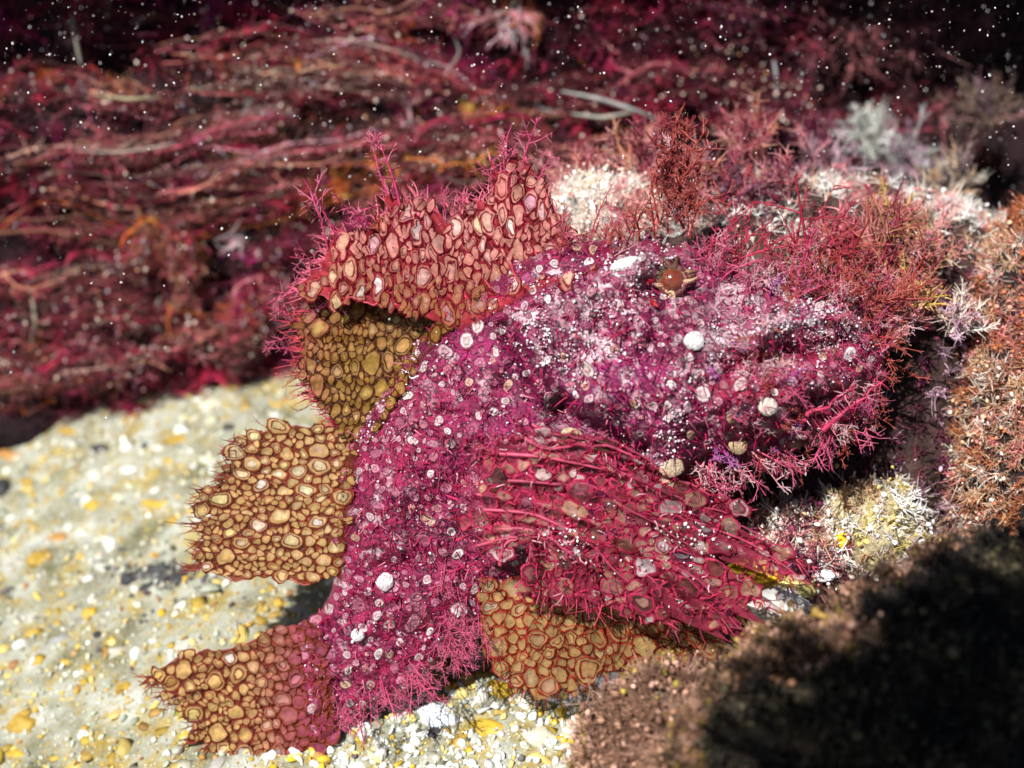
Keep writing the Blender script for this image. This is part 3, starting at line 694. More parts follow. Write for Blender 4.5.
def weed(px, py, w, L, cols, wts, label, nb=26, ang=90, spread=0.6, rad=0.014, name="red_weed", cat="seaweed"):
    """a bushy feathery weed: main stems with many side filaments, rooted on the boulder"""
    c = P(np.array(float(px)), np.array(float(py)), np.array(float(w)))
    up_ = math.cos(math.radians(ang)) * RX + math.sin(math.radians(ang)) * UP
    d = unit(up_ + 0.35 * NV + spread * rng.normal(size=(nb, 3))); k = 9; t = np.linspace(0, 1, k)[None, :, None]
    Ls = L * rng.uniform(0.5, 1.1, (nb, 1, 1)); cv = rng.normal(size=(nb, 1, 3)) * 0.35
    path = c + rng.normal(size=(nb, 1, 3)) * L * 0.12 + Ls * (d[:, None] * t + cv * t * t * 0.5)
    col = pick(cols, wts, nb); ac = Acc()
    tubes(ac, path, rad * np.linspace(1.2, 0.5, k)[None], col, 4)
    m = nb * 26; fi = rng.integers(0, nb, m); ki = rng.integers(2, k - 1, m)
    r0 = path[fi, ki]; tg = unit(path[fi, ki + 1] - path[fi, ki])
    hairs(ac, r0, tg, L * rng.uniform(0.08, 0.3, m), np.full(m, rad * 0.6), np.clip(col[fi] * rng.uniform(0.8, 1.4, (m, 1)) + rng.uniform(0, 0.14, (m, 1)), 0, 0.85), 0.7, 4, 0.7)
    return link(name, ac.mesh(name, M_alga, c), loc=c, label=label, cat=cat, group="feathery weeds growing around the head of the fish")
RED = (0.32, 0.025, 0.05); PKR = (0.50, 0.17, 0.19); ORR = (0.42, 0.16, 0.09); GLD = (0.5, 0.32, 0.06)
for a_ in [
    (862, 330, -0.3, 0.75, [RED, PKR, ORR], [4, 2, 1], "dense red weed at the snout tip of the fish", 40, 50),
    (880, 265, -0.7, 0.6, [RED, ORR, PKR], [3, 2, 2], "bushy red-orange weed right above the snout", 34, 80),
    (890, 230, -1.0, 0.42, [ORR, GLD, RED], [3, 2, 2], "orange tuft at the back of the boulder, right of the upright red threads", 30, 80),
    (925, 262, -1.0, 0.5, [ORR, BUFF, PKR], [3, 3, 2], "rusty tuft on the boulder top near the right side", 30, 80),
    (905, 310, -0.7, 0.5, [GLD, ORR, RED], [2, 3, 2], "golden-red tuft between the snout and the furry right boulder", 30, 60),
    (830, 255, -0.7, 0.55, [RED, PKR], [3, 2], "red weed on the boulder straight above the snout", 30, 85),
    (780, 205, -1.6, 0.5, [DP, RED, PKR], [3, 2, 1], "dark red clump along the far rim of the boulder", 36, 90),
    (735, 205, -1.6, 0.5, [DP, RED, PKR], [3, 3, 1], "dark maroon clump on the boulder rim behind the eye", 36, 90),
    (700, 195, -1.7, 0.5, [PKR, RED, ORR], [3, 2, 2], "rosy clump at the left end of the boulder rim", 36, 100),
    (640, 175, -2.2, 0.6, [PKR, TAN, RED], [3, 2, 2], "salmon pink clump above the cream sponge knob", 40, 95),
    (575, 190, -2.2, 0.5, [PKR, RED, TAN], [3, 2, 1], "pink clump left of the cream sponge knob", 36, 95),
    (820, 175, -3.0, 0.5, [LIL, DP, PKR], [3, 3, 1], "lilac-white clump at the foot of the whitish knob", 36, 95),
    (745, 150, -2.6, 0.55, [RED, PKR, ORR], [3, 2, 1], "red clump against the wall above the boulder rim", 36, 95),
    (868, 140, -5.0, 0.5, [(0.6, 0.62, 0.56), (0.4, 0.42, 0.42), LIL], [3, 2, 1], "whitish feathery clump on the wall at the upper right, beside the black corner", 40, 90, 0.9),
    (905, 165, -4.8, 0.5, [(0.5, 0.52, 0.5), LIL, (0.2, 0.14, 0.18)], [2, 2, 2], "grey-lilac clump below and right of the whitish feathery clump", 40, 90, 0.9),
    (950, 190, -3.6, 0.5, [(0.5, 0.44, 0.38), BUFF, (0.2, 0.12, 0.12)], [2, 2, 2], "dull buff clump at the upper right edge above the furry boulder", 36, 90, 0.9),
    (985, 120, -4.6, 0.6, [(0.12, 0.06, 0.04), (0.08, 0.03, 0.03)], [2, 2], "dim brown clump near the upper right corner", 40, 90, 0.9),
    (955, 330, -0.6, 0.4, [PKR, LIL, WP], [2, 2, 2], "pinkish lilac tuft at the top of the dark crevice", 30, 70),
]:
    weed(*a_)

# ------------------------------------------------------------------ THE FISH
F_LOC = P(np.array(430.0), np.array(690.0), np.array(-0.4)); F_LOC[2] = float(gz(F_LOC[0], F_LOC[1]))
fish = bpy.data.objects.new("scorpionfish", None); COL.objects.link(fish)
fish.location = F_LOC
fish["label"] = "magenta weedy scorpionfish with lacy fins and pale ringed spots, perched on the sand"
fish["category"] = "fish"

def catmull(pts, n):
    pts = np.array(pts, float)
    p = np.concatenate([2 * pts[:1] - pts[1:2], pts, 2 * pts[-1:] - pts[-2:-1]])
    t = np.linspace(0, len(pts) - 1 - 1e-6, n); i = t.astype(int); f = (t - i)[:, None]
    a, b_, c, d = p[i], p[i + 1], p[i + 2], p[i + 3]
    return 0.5 * (2 * b_ + (c - a) * f + (2 * a - 5 * b_ + 4 * c - d) * f ** 2 + (3 * b_ - a - 3 * c + d) * f ** 3)

# stations: upper edge, lower edge, half thickness, middle depth
ST = [(298, 632, 316, 742, 0.16, -0.55), (326, 603, 358, 712, 0.30, -0.50), (337, 562, 405, 692, 0.42, -0.42), (340, 512, 452, 655, 0.55, -0.34), (352, 452, 492, 625, 0.68, -0.25),
      (384, 392, 545, 592, 0.82, -0.15), (428, 332, 602, 560, 0.95, -0.08), (484, 284, 652, 530, 1.05, 0.0), (545, 250, 684, 500, 1.1, 0.05), (602, 240, 692, 478, 1.1, 0.1), (662, 244, 712, 466, 1.05, 0.1),
      (728, 263, 752, 462, 0.95, 0.1), (788, 277, 797, 450, 0.82, 0.1), (836, 288, 838, 432, 0.66, 0.08), (868, 308, 868, 404, 0.42, 0.05), (886, 340, 884, 372, 0.1, 0.05)]
NS, NP_ = 420, 170
S = catmull(ST, NS)
phi = np.linspace(0, 2 * math.pi, NP_, endpoint=False)
cx = (S[:, 0] + S[:, 2]) / 2; cy = (S[:, 1] + S[:, 3]) / 2; hx = (S[:, 0] - S[:, 2]) / 2; hy = (S[:, 1] - S[:, 3]) / 2
cphi = np.cos(phi); sphi = np.sin(phi); sphi2 = np.sign(sphi) * np.abs(sphi) ** 0.8
BX = cx[:, None] + hx[:, None] * cphi; BY = cy[:, None] + hy[:, None] * cphi
BW = S[:, 5][:, None] + S[:, 4][:, None] * sphi2
def seg(x, y, a, b_, wd, amp):
    a = np.array(a, float); b_ = np.array(b_, float); d = b_ - a
    t = np.clip(((x - a[0]) * d[0] + (y - a[1]) * d[1]) / (d @ d), 0, 1)
    r2 = (x - a[0] - t * d[0]) ** 2 + (y - a[1] - t * d[1]) ** 2
    return amp * np.exp(-r2 / (2 * wd * wd))
def relief(x, y):
    r = 0
    for a, b_, wd, amp in [((715, 342), (838, 302), 11, 0.24), ((735, 366), (852, 340), 7, -0.16), ((690, 405), (810, 395), 26, 0.26), ((640, 350), (700, 400), 14, -0.14), ((690, 470), (800, 440), 10, -0.12),
                           ((640, 262), (705, 252), 12, 0.36), ((672, 281), (673, 281), 20, -0.20), ((505, 330), (560, 410), 7, -0.32), ((520, 325), (580, 405), 10, 0.14), ((560, 410), (640, 450), 8, -0.30),
                           ((575, 300), (640, 265), 10, 0.16), ((600, 400), (680, 360), 14, 0.12), ((430, 360), (345, 600), 24, 0.14), ((760, 290), (850, 320), 14, 0.1), ((700, 300), (730, 330), 14, -0.14), ((560, 340), (600, 480), 8, -0.1), ((800, 410), (862, 396), 9, -0.35)]:
        r = r + seg(x, y, a, b_, wd, amp)
    p = np.stack([x, y], -1) / 100
    return r + 0.30 * (fbm(p * 3.0, 61, 4) - 0.5) + 0.13 * (fbm(p * 12, 63, 3) - 0.5)
front = np.clip(sphi, 0, 1)[None, :] ** 0.6
BW = BW + relief(BX, BY) * front
p2 = np.stack([BX, BY], -1) / 100
wob = (fbm(p2 * 6, 71, 3) - 0.5) * (8 + 16 * sstep(BX, 560, 760))
BX2 = BX + wob * np.cos(phi)[None] * 0.5; BY2 = BY - wob * np.cos(phi)[None]
def skin_color(x, y):
    p = np.stack([x, y], -1) / 100
    mag = np.array([0.20, 0.006, 0.038]); pur = np.array([0.19, 0.010, 0.085]); dk = np.array([0.045, 0.006, 0.018]); red = np.array([0.28, 0.02, 0.035]); wht = np.array([0.62, 0.5, 0.54])
    c = mag + (pur - mag) * np.clip(np.exp(-((x - 590) ** 2 / 120 ** 2 + (y - 390) ** 2 / 90 ** 2)) + 0.8 * (fbm(p * 1.5, 81, 3) - 0.4), 0, 1)[..., None]
    c = c + (red - c) * np.clip(np.exp(-((x - 780) ** 2 / 70 ** 2 + (y - 390) ** 2 / 50 ** 2)), 0, 0.8)[..., None]
    k = np.clip(np.exp(-((x - 702) ** 2 / 40 ** 2 + (y - 306) ** 2 / 32 ** 2)) * 1.3 + (fbm(p * 4, 83, 3) - 0.48) * 2.6, 0, 0.9)
    c = c + (dk - c) * k[..., None]
    wh = np.clip(seg(x, y, (430, 300), (620, 330), 60, 0.9) * (fbm(p * 7, 88, 4) > 0.64) + seg(x, y, (640, 380), (800, 420), 60, 0.8) * (fbm(p * 8, 89, 4) > 0.65) + seg(x, y, (740, 285), (850, 300), 22, 1.0) * (fbm(p * 8, 90, 4) > 0.54) + seg(x, y, (360, 450), (350, 620), 40, 0.7) * (fbm(p * 9, 92, 4) > 0.63) + seg(x, y, (715, 342), (838, 305), 8, 0.9) * (fbm(p * 16, 85, 2) > 0.42) + seg(x, y, (585, 300), (650, 262), 8, 0.7) * (fbm(p * 18, 86, 2) > 0.5) + 0.6 * seg(x, y, (560, 300), (600, 345), 16, 0.8) * (fbm(p * 20, 87, 2) > 0.55), 0, 1)
    return c + (wht - c) * wh[..., None]
VB = P(BX2, BY2, BW).reshape(-1, 3)
idx = np.arange(NS * NP_).reshape(NS, NP_)
Qb = np.stack([idx[:-1], np.roll(idx[:-1], -1, 1), np.roll(idx[1:], -1, 1), idx[1:]], -1).reshape(-1, 4)
capV = np.stack([VB[idx[0]].mean(0), VB[idx[-1]].mean(0)])
nT = len(VB)
Tc = np.concatenate([np.stack([np.full(NP_, nT), np.roll(idx[0], -1), idx[0]], -1), np.stack([np.full(NP_, nT + 1), idx[-1], np.roll(idx[-1], -1)], -1)])
CB = skin_color(BX2, BY2).reshape(-1, 3); CB = np.concatenate([CB, CB[[0, -1]]])
link("body", fast_mesh("body", np.concatenate([VB, capV]) - F_LOC, Qb, Tc, CB, (M_skin,)), parent=fish)

# depth map of a surface given in px, py, w
HW, HH, HO = 1200, 1000, 100
def raster(x, y, wv):
    H = np.full((HH, HW), -99.0)
    xi = np.clip(np.round(x + HO).astype(int), 0, HW - 1).ravel(); yi = np.clip(np.round(y + HO).astype(int), 0, HH - 1).ravel()
    np.maximum.at(H, (yi, xi), wv.ravel())
    M = H > -90
    for it in range(14):
        bad = H < -90
        s = np.zeros_like(H); c = np.zeros_like(H)
        for dy, dx in ((0, 1), (0, -1), (1, 0), (-1, 0), (1, 1), (-1, -1), (1, -1), (-1, 1)):
            g = np.roll(np.roll(H, dy, 0), dx, 1); k = g > -90
            s += np.where(k, g, 0); c += k
        f = bad & (c > 0); H[f] = s[f] / c[f]
        if it == 2: M = H > -90
    for _ in range(3):
        er = M.copy()
        for dy, dx in ((0, 1), (0, -1), (1, 0), (-1, 0)): er &= np.roll(np.roll(M, dy, 0), dx, 1)
        M = er
    return H, M
def look(H, x, y):
    xf = np.clip(np.asarray(x) + HO, 0, HW - 2); yf = np.clip(np.asarray(y) + HO, 0, HH - 2)
    x0 = np.floor(xf).astype(int); y0 = np.floor(yf).astype(int); fx = xf - x0; fy = yf - y0
    return (H[y0, x0] * (1 - fx) + H[y0, x0 + 1] * fx) * (1 - fy) + (H[y0 + 1, x0] * (1 - fx) + H[y0 + 1, x0 + 1] * fx) * fy
def inside(M, x, y):
    return M[np.clip(np.round(y + HO).astype(int), 0, HH - 1), np.clip(np.round(x + HO).astype(int), 0, HW - 1)]
f2 = sphi >= -0.05
Hb, Mb = raster(BX2[:, f2], BY2[:, f2], BW[:, f2])

def poisson(n_try, box, rmin, rfun=None, M=None):
    """scattered spots that keep their own distance"""
    out = []; rr = []
    cand = np.stack([rng.uniform(box[0], box[2], n_try), rng.uniform(box[1], box[3], n_try)], -1)
    if M is not None: cand = cand[inside(M, cand[:, 0], cand[:, 1])]
    r = np.full(len(cand), float(rmin)) if rfun is None else rfun(cand)
    grid = {}; cell = 12
    for p_, r_ in zip(cand, r):
        gx0 = int(p_[0] // cell); gy0 = int(p_[1] // cell); ok = True; R = 2
        for i in range(gx0 - R, gx0 + R + 1):
            for j in range(gy0 - R, gy0 + R + 1):
                for (q_, s_) in grid.get((i, j), ()):
                    if (q_[0] - p_[0]) ** 2 + (q_[1] - p_[1]) ** 2 < ((r_ + s_) * 0.5) ** 2 * 4 * 0.25 * 4 / 1.0 * 0.25 * 4 * 0.25: ok = False; break
                if not ok: break
            if not ok: break
        if ok:
            out.append(p_); rr.append(r_); grid.setdefault((gx0, gy0), []).append((p_, r_))
    return np.array(out), np.array(rr)

def radial(seeds, aniso=None, nd_=18, k=22, wgt=None):
    """Voronoi reach of each seed in nd_ directions (star-shaped)"""
    n = len(seeds); S_ = seeds if aniso is None else seeds @ aniso.T
    ang = np.arange(nd_) * 2 * math.pi / nd_; dirs = np.stack([np.cos(ang), np.sin(ang)], -1)
    R = np.zeros((n, nd_))
    for i0 in range(0, n, 400):
        d = S_[None] - S_[i0:i0 + 400, None]; d2 = (d ** 2).sum(-1)
        nn = np.argsort(d2, 1)[:, 1:k + 1]
        dk = np.take_along_axis(d, nn[:, :, None], 1); L2 = (dk ** 2).sum(-1)
        if wgt is not None: L2 = np.maximum(L2 + (wgt[i0:i0 + 400, None] ** 2 - wgt[nn] ** 2), 0.25 * L2)
        dot = np.einsum('nkc,jc->nkj', dk, dirs)
        r = np.where(dot > 1e-6, L2[:, :, None] / 2 / np.maximum(dot, 1e-6), 1e9)
        R[i0:i0 + 400] = r.min(1)
    D_ = R[:, :, None] * dirs[None]
    if aniso is not None: D_ = D_ @ np.linalg.inv(aniso).T
    return R, D_

def smooth_ring(D_, it=1):
    for _ in range(it): D_ = (np.roll(D_, 1, 1) + 2 * D_ + np.roll(D_, -1, 1)) / 4
    return D_

def wobble(p_, a):
    q = p_ / 100
    return p_ + a * np.stack([fbm(q * 6, 131, 2) - 0.5, fbm(q * 6 + 7, 132, 2) - 0.5], -1) + 0.6 * a * np.stack([noise(q * 22, 133) - 0.5, noise(q * 22 + 7, 134) - 0.5], -1)

def cells(acc, seeds, D_, H, rings, cols, lift=0.0, wob=0.0, inner=False):
    """rings: list of (scale, raise); cols: per ring n,3 arrays. Domed little plates that follow the surface"""
    n, nd_, _ = D_.shape; Vs = []; Cs = []
    Dr = smooth_ring(D_, 4) if inner else D_
    for (sc, rs), cc in zip(rings, cols):
        if np.isscalar(sc) and sc == 0:
            p_ = wobble(seeds, wob); Vs.append(P(p_[:, 0], p_[:, 1], look(H, p_[:, 0], p_[:, 1]) + rs + lift)[:, None]); Cs.append(cc[:, None])
        else:
            p_ = wobble(seeds[:, None] + (D_ * sc if np.isscalar(sc) else Dr * np.asarray(sc)[:, None, None]), wob)
            Vs.append(P(p_[..., 0], p_[..., 1], look(H, p_[..., 0], p_[..., 1]) + rs + lift)); Cs.append(np.repeat(cc[:, None], nd_, 1))
    V = np.concatenate(Vs, 1); C = np.concatenate(Cs, 1); m = V.shape[1]; nr = len(rings) - 1
    j = np.arange(nd_); j2 = (j + 1) % nd_; Q = []
    for r in range(nr - 1):
        Q.append(np.stack([r * nd_ + j, (r + 1) * nd_ + j, (r + 1) * nd_ + j2, r * nd_ + j2], -1))
    T = np.stack([(nr - 1) * nd_ + j, np.full(nd_, nr * nd_), (nr - 1) * nd_ + j2], -1)
    off = (np.arange(n) * m)[:, None, None]
    acc.add(V.reshape(-1, 3), (np.concatenate(Q)[None] + off).reshape(-1, 4), (T[None] + off).reshape(-1, 3), C.reshape(-1, C.shape[-1]))

# body spots: pale warts in dark rings
def rf(c):
    m = fbm(c / 100 * 2.5, 91, 2)
    u_ = rng.random(len(c))
    return np.where(u_ < 0.012, rng.uniform(6, 9, len(c)), np.where(u_ < 0.22, rng.uniform(3.6, 5.6, len(c)), rng.uniform(1.5, 3.6, len(c)))) * (0.8 + 0.5 * m)
def spots(box, M, n_try):
    cand = np.stack([rng.uniform(box[0], box[2], n_try), rng.uniform(box[1], box[3], n_try)], -1)
    cand = cand[inside(M, cand[:, 0], cand[:, 1])]
    cand = cand[rng.random(len(cand)) < sstep(fbm(cand / 100 * 3.0, 97, 3), 0.34, 0.56) * 0.95 + 0.05]
    r = rf(cand); o = np.argsort(-r); cand = cand[o]; r = r[o]
    keep = []; grid = {}
    for i, (p_, r_) in enumerate(zip(cand, r)):
        g = (int(p_[0] // 14), int(p_[1] // 14)); ok = True
        for a in (-1, 0, 1):
            for b_ in (-1, 0, 1):
                for j in grid.get((g[0] + a, g[1] + b_), ()):
                    if np.hypot(*(cand[j] - p_)) < (r[j] + r_) * 1.05 + 1.0: ok = False; break
                if not ok: break
            if not ok: break
        if ok: keep.append(i); grid.setdefault(g, []).append(i)
    return cand[keep], r[keep]
sp, sr = spots((300, 230, 890, 760), Mb, 16000)
nsp = len(sp); nd_ = 12
ang = np.arange(nd_) * 2 * math.pi / nd_
stretch = 1 + 0.25 * rng.normal(size=(nsp, 1)); th = rng.uniform(0, 3.14, (nsp, 1))
rad_ = sr[:, None] * (1 + 0.2 * rng.normal(size=(nsp, nd_))) * (1 + np.clip(stretch - 1, -.3, .3) * np.cos(2 * (ang[None] - th)))
SD = smooth_ring(rad_[..., None] * np.stack([np.cos(ang), np.sin(ang)], -1)[None], 1)
big = sr > 4.0
pale = pick([(0.46, 0.34, 0.36), (0.56, 0.46, 0.46), (0.38, 0.14, 0.20), (0.30, 0.06, 0.13), (0.66, 0.60, 0.61), (0.42, 0.27, 0.18)], [4, 3, 5, 5, 1.5, 1.5], nsp)
pale[~big] = pale[~big] * 0.55 + 0.45 * np.array([0.36, 0.07, 0.16])
mid = pale * 0.55 + 0.45 * np.array([0.36, 0.12, 0.16])
dark = np.tile(np.array([0.045, 0.004, 0.018]), (nsp, 1)) * rng.uniform(0.6, 1.8, (nsp, 1))
skin_c = skin_color(sp[:, 0], sp[:, 1])
order = np.argsort(-sr)
def spot_set(sel, ac):
    cells(ac, sp[sel], SD[sel], Hb, [(1.25, -0.010), (1.02, 0.006), (0.88, 0.008), (0.74, 0.012), (0.42, 0.006), (0, 0.012)],
          [skin_c[sel], dark[sel], dark[sel] * 0.5 + 0.5 * mid[sel], pale[sel], mid[sel] * 0.6, np.clip(pale[sel] * 0.9, 0, 0.85)])
for i in order[:150]:
    ac = Acc(); spot_set(np.array([i]), ac)
    c = P(sp[i, 0], sp[i, 1], look(Hb, sp[i, 0], sp[i, 1]))
    link("skin_spot", ac.mesh("skin_spot", M_spot, c), parent=fish, loc=c - F_LOC)
ac = Acc(); spot_set(order[150:], ac)
link("skin_spots", ac.mesh("skin_spots", M_spot, F_LOC), parent=fish, kind="stuff")

# white grains of skin flecks, gathered on the ridges
n = 5600
c0 = np.stack([rng.uniform(300, 890, n * 6), rng.uniform(230, 750, n * 6)], -1)
c0 = c0[inside(Mb, c0[:, 0], c0[:, 1])]
c0 = c0[np.hypot(c0[:, 0] - 690, (c0[:, 1] - 297) * 1.2) > 34]; x_, y_ = c0.T
dens = 0.10 + seg(x_, y_, (715, 340), (845, 302), 12, 1.6) + seg(x_, y_, (560, 330), (650, 262), 22, 0.9) + seg(x_, y_, (545, 345), (600, 355), 16, 0.9) + seg(x_, y_, (660, 450), (700, 370), 12, 0.7) + seg(x_, y_, (345, 440), (420, 340), 10, 0.5) + seg(x_, y_, (790, 310), (850, 350), 14, 0.9)
dens = dens * (0.2 + 1.6 * (fbm(c0 / 100 * 9, 95, 2) > 0.52))
c0 = c0[rng.random(len(c0)) < dens * 0.7][:n]
wv = look(Hb, c0[:, 0], c0[:, 1])
ac = Acc(); grains(ac, P(c0[:, 0], c0[:, 1], wv + 0.03), 0.005 + 0.016 * rng.random(len(c0)) ** 2, pick([(0.75, 0.72, 0.74), (0.6, 0.5, 0.55), (0.62, 0.35, 0.5)], [4, 3, 2], len(c0)), 0.7, (OCT_V, OCT_F))
link("skin_flecks", ac.mesh("skin_flecks", M_spot, F_LOC), parent=fish, kind="stuff")
# pink papillae that stand up from the skin
n = 3300
c0 = np.stack([rng.uniform(300, 890, n * 3), rng.uniform(230, 750, n * 3)], -1)
c0 = c0[inside(Mb, c0[:, 0], c0[:, 1])][:n]; n = len(c0)
roots = P(c0[:, 0], c0[:, 1], look(Hb, c0[:, 0], c0[:, 1]) - 0.01)
ac = Acc(); hairs(ac, roots, np.tile(NV * 0.5 - UP * 0.6, (n, 1)), rng.uniform(0.04, 0.13, n), np.full(n, 0.011), pick([(0.36, 0.012, 0.065), (0.24, 0.01, 0.07), (0.5, 0.14, 0.2)], [3, 3, 1], n), 0.8, 3, 0.5)
link("skin_papillae", ac.mesh("skin_papillae", M_tassel, F_LOC), parent=fish, kind="stuff")

# ---------------------------------------------------------------- fins
def polyl(pts, n):
    pts = np.array(pts, float); d = np.r_[0, np.cumsum(np.linalg.norm(np.diff(pts, axis=0), axis=1))]
    t = np.linspace(0, d[-1], n); return np.stack([np.interp(t, d, pts[:, i]) for i in range(pts.shape[1])], -1)

def fin(name, B, E, wb, we, nrays, amp, memc, net, ringc, palec, cell_px, aniso=None, rag=0.06, parent=fish, ray_r=0.03, rayc=None, seed=0, inset=1.04, bulge=0.0, label=None, fringe=0, fringec=(0.5, 0.08, 0.12), cap=99, bend=(0, 0), branch=False, wav=1.0, wob_=6.0, follow=0.35, mem_a=0.8, pane_a=0.75, rim_h=0.002, amber=(0.47, 0.30, 0.115), loops=0.6, lw=0.62, fade=0.09):
    nt_, ns_ = 260, 120
    Bp = polyl(B, nt_); Ep = polyl(E, nt_)
    t = np.linspace(0, 1, nt_)
    jag = rag * (2 * fbm(np.stack([t * nrays * 1.5, 0 * t + seed], -1), seed, 3) - 1) + rag * 0.6 * (np.abs(np.sin(t * nrays * math.pi)) - 0.5) + rag * 0.6 * (2 * noise(np.stack([t * 90, 0 * t], -1), seed + 3) - 1)
    s = np.linspace(0, 1, ns_)
    def surf(tt, ss):
        b0 = np.stack([np.interp(tt, t, Bp[:, i]) for i in (0, 1)], -1); e0 = np.stack([np.interp(tt, t, Ep[:, i]) for i in (0, 1)], -1)
        j = np.interp(tt, t, jag)
        e0 = e0 + (e0 - b0) * j[..., None] * sstep(ss, 0.6, 1)[..., None]
        q = b0 + (e0 - b0) * ss[..., None] + np.array(bend, float) * np.sin(ss * math.pi)[..., None] * (0.3 + 0.7 * tt)[..., None]
        ed = np.exp(-tt * 9) - np.exp(-(1 - tt) * 9)
        q = q + np.stack([0 * ss, ed * 9 * (noise(np.stack([ss * 7, ss * 0 + seed], -1), seed + 20) - 0.5 + 0.6 * (noise(np.stack([ss * 22, ss * 0], -1), seed + 21) - 0.5))], -1)
        wv = (wb + (np.where(inside(Mb, q[..., 0], q[..., 1]), np.maximum(look(Hb, q[..., 0], q[..., 1]) + 0.05, wb), wb) - wb) * (1 - sstep(ss, follow * 0.5, follow))) * (1 - ss) + we * ss + bulge * np.sin(ss * math.pi) + amp * (0.25 + 0.75 * ss) * np.cos(tt * nrays * 2 * math.pi) + 0.10 * (fbm(q / 100 * 1.6, seed + 9, 2) - 0.5)
        return q[..., 0], q[..., 1], wv
    T_, S_ = np.meshgrid(t, s, indexing='ij')
    x, y, wv = surf(T_, S_)
    th_ = 0.012
    F_ = P(x, y, wv + th_); K_ = P(x, y, wv - th_)
    idx = np.arange(nt_ * ns_).reshape(nt_, ns_); n0 = nt_ * ns_
    rim = np.concatenate([idx[0, :], idx[1:, -1], idx[-1, -2::-1], idx[-2:0:-1, 0]])
    rimq = np.stack([rim, np.roll(rim, -1), np.roll(rim, -1) + n0, rim + n0], -1)
    V = np.concatenate([F_.reshape(-1, 3), K_.reshape(-1, 3)])
    pc = np.stack([x, y], -1) / 100
    C = (np.array(memc)[None, None] * (0.6 + 0.8 * fbm(pc * 3, seed + 1)[..., None])).reshape(-1, 3)
    C = memc_fn(C, x, y, memc, net, seed) if callable(net) else C
    C = np.concatenate([C, mem_a * sstep(S_, 0.02, fade).reshape(-1, 1)], 1)
    root = link(name, fast_mesh(name, V - F_LOC, np.concatenate([gridq(idx), gridq(idx)[:, ::-1] + n0, rimq]), C=np.concatenate([C, C]), mats=(M_fin,)), parent=parent, label=label)
    H, M = raster(x, y, wv + th_)
    Hs, _ = raster(x, y, S_)
    # net of cells
    box = (x.min() - 10, y.min() - 10, x.max() + 10, y.max() + 10)
    area = (box[2] - box[0]) * (box[3] - box[1]); nn = int(area / cell_px ** 2 * 16)
    cand = np.stack([rng.uniform(box[0], box[2], nn), rng.uniform(box[1], box[3], nn)], -1)
    A = np.eye(2) if aniso is None else np.array(aniso, float)
    ca = cand @ A.T; keep = []; grid = {}
    rr = cell_px * 0.66 * rng.choice([0.40, 0.5, 0.6, 0.75, 0.95, 1.3, 1.75], len(cand)) * rng.uniform(0.85, 1.15, len(cand))
    for i in np.argsort(-(rr + 0 * rng.random(len(rr))) * (rng.random(len(rr)) < 0.10)):
        g = (int(ca[i, 0] // cell_px), int(ca[i, 1] // cell_px)); ok = True
        for a in (-2, -1, 0, 1, 2):
            for b_ in (-2, -1, 0, 1, 2):
                for j_ in grid.get((g[0] + a, g[1] + b_), ()):
                    if np.hypot(*(ca[j_] - ca[i])) < (rr[i] + rr[j_]) * 0.62: ok = False
        if ok: keep.append(i); grid.setdefault(g, []).append(i)
    seeds = cand[keep]
    _, D_ = radial(seeds, A, wgt=0.62 * rr[keep])
    D_ = smooth_ring(D_, 1)
    L_ = np.linalg.norm(D_, axis=-1, keepdims=True); D_ = D_ * np.minimum(1, cap / np.maximum(L_, 1e-6))
    pp = seeds[:, None] + D_ * 0.8
    okc = inside(M, seeds[:, 0], seeds[:, 1]) & (inside(M, pp[..., 0], pp[..., 1]).mean(1) > 0.6) & (look(Hs, seeds[:, 0], seeds[:, 1]) > fade * rng.uniform(0.2, 1.0, len(seeds)))
    seeds = seeds[okc]; D_ = D_[okc]; n = len(seeds)
    D_ = D_ * (1 + 0.05 * rng.normal(size=D_.shape[:2] + (1,)))
    sizes = np.linalg.norm(D_, axis=-1).mean(1)
    inn = inset * (0.95 + 0.06 * rng.random(n))
    D_ = D_ * inn[:, None, None]
    pal = palec(seeds); rg = np.array(ringc) * rng.uniform(0.7, 1.5, (n, 1))
    amb = (np.array(amber) if not callable(amber) else amber(seeds)) * rng.uniform(0.85, 1.15, (n, 1)); A1 = np.ones((n, 1)); AP = np.full((n, 1), pane_a)
    big_k = sstep(sizes, np.percentile(sizes, 25), np.percentile(sizes, 90))[:, None] * rng.uniform(0.75, 1.0, (n, 1))     # big windows are palest
    lp = ((rng.random((n, 1)) < loops) & (big_k > 0.12)) * 1.0
    line = np.clip(1 - lw / np.maximum(sizes, 2.0), 0.6, 0.95)
    t1 = line * rng.uniform(0.72, 0.9, n); one = np.ones(n)
    amb2 = amb * rng.uniform(0.9, 1.15, (n, 1)); lc = amb2 * (1 - lp) + rg * lp
    bk = big_k * (lp + (1 - lp) * rng.uniform(0.25, 0.8, (n, 1))); pl = amb2 * (1 - bk) + pal * bk; amb2 = amb2 * (1 - 0.2 * bk) + pal * 0.2 * bk
    rings = [(1.0, -0.006), (0.985, rim_h), (line, rim_h), (line - 0.03, rim_h), (t1, rim_h), (t1 - 0.05, rim_h), (t1 - 0.15, rim_h), (t1 - 0.21, rim_h), (t1 * 0.4, rim_h), (0, rim_h)]
    AL = AP * (1 - lp) + lp
    cols = [np.concatenate([c_, a_], 1) for c_, a_ in ((rg, A1), (rg, A1), (rg * 1.2, A1), (amb, AP), (amb2, AP), (lc, AL), (lc, AL), (pl * 0.9, AP), (pl, AP), (np.clip(pl * 1.06, 0, 0.9), AP))]
    big_ = np.argsort(-sizes)[:60]; rest = np.argsort(-sizes)[60:]
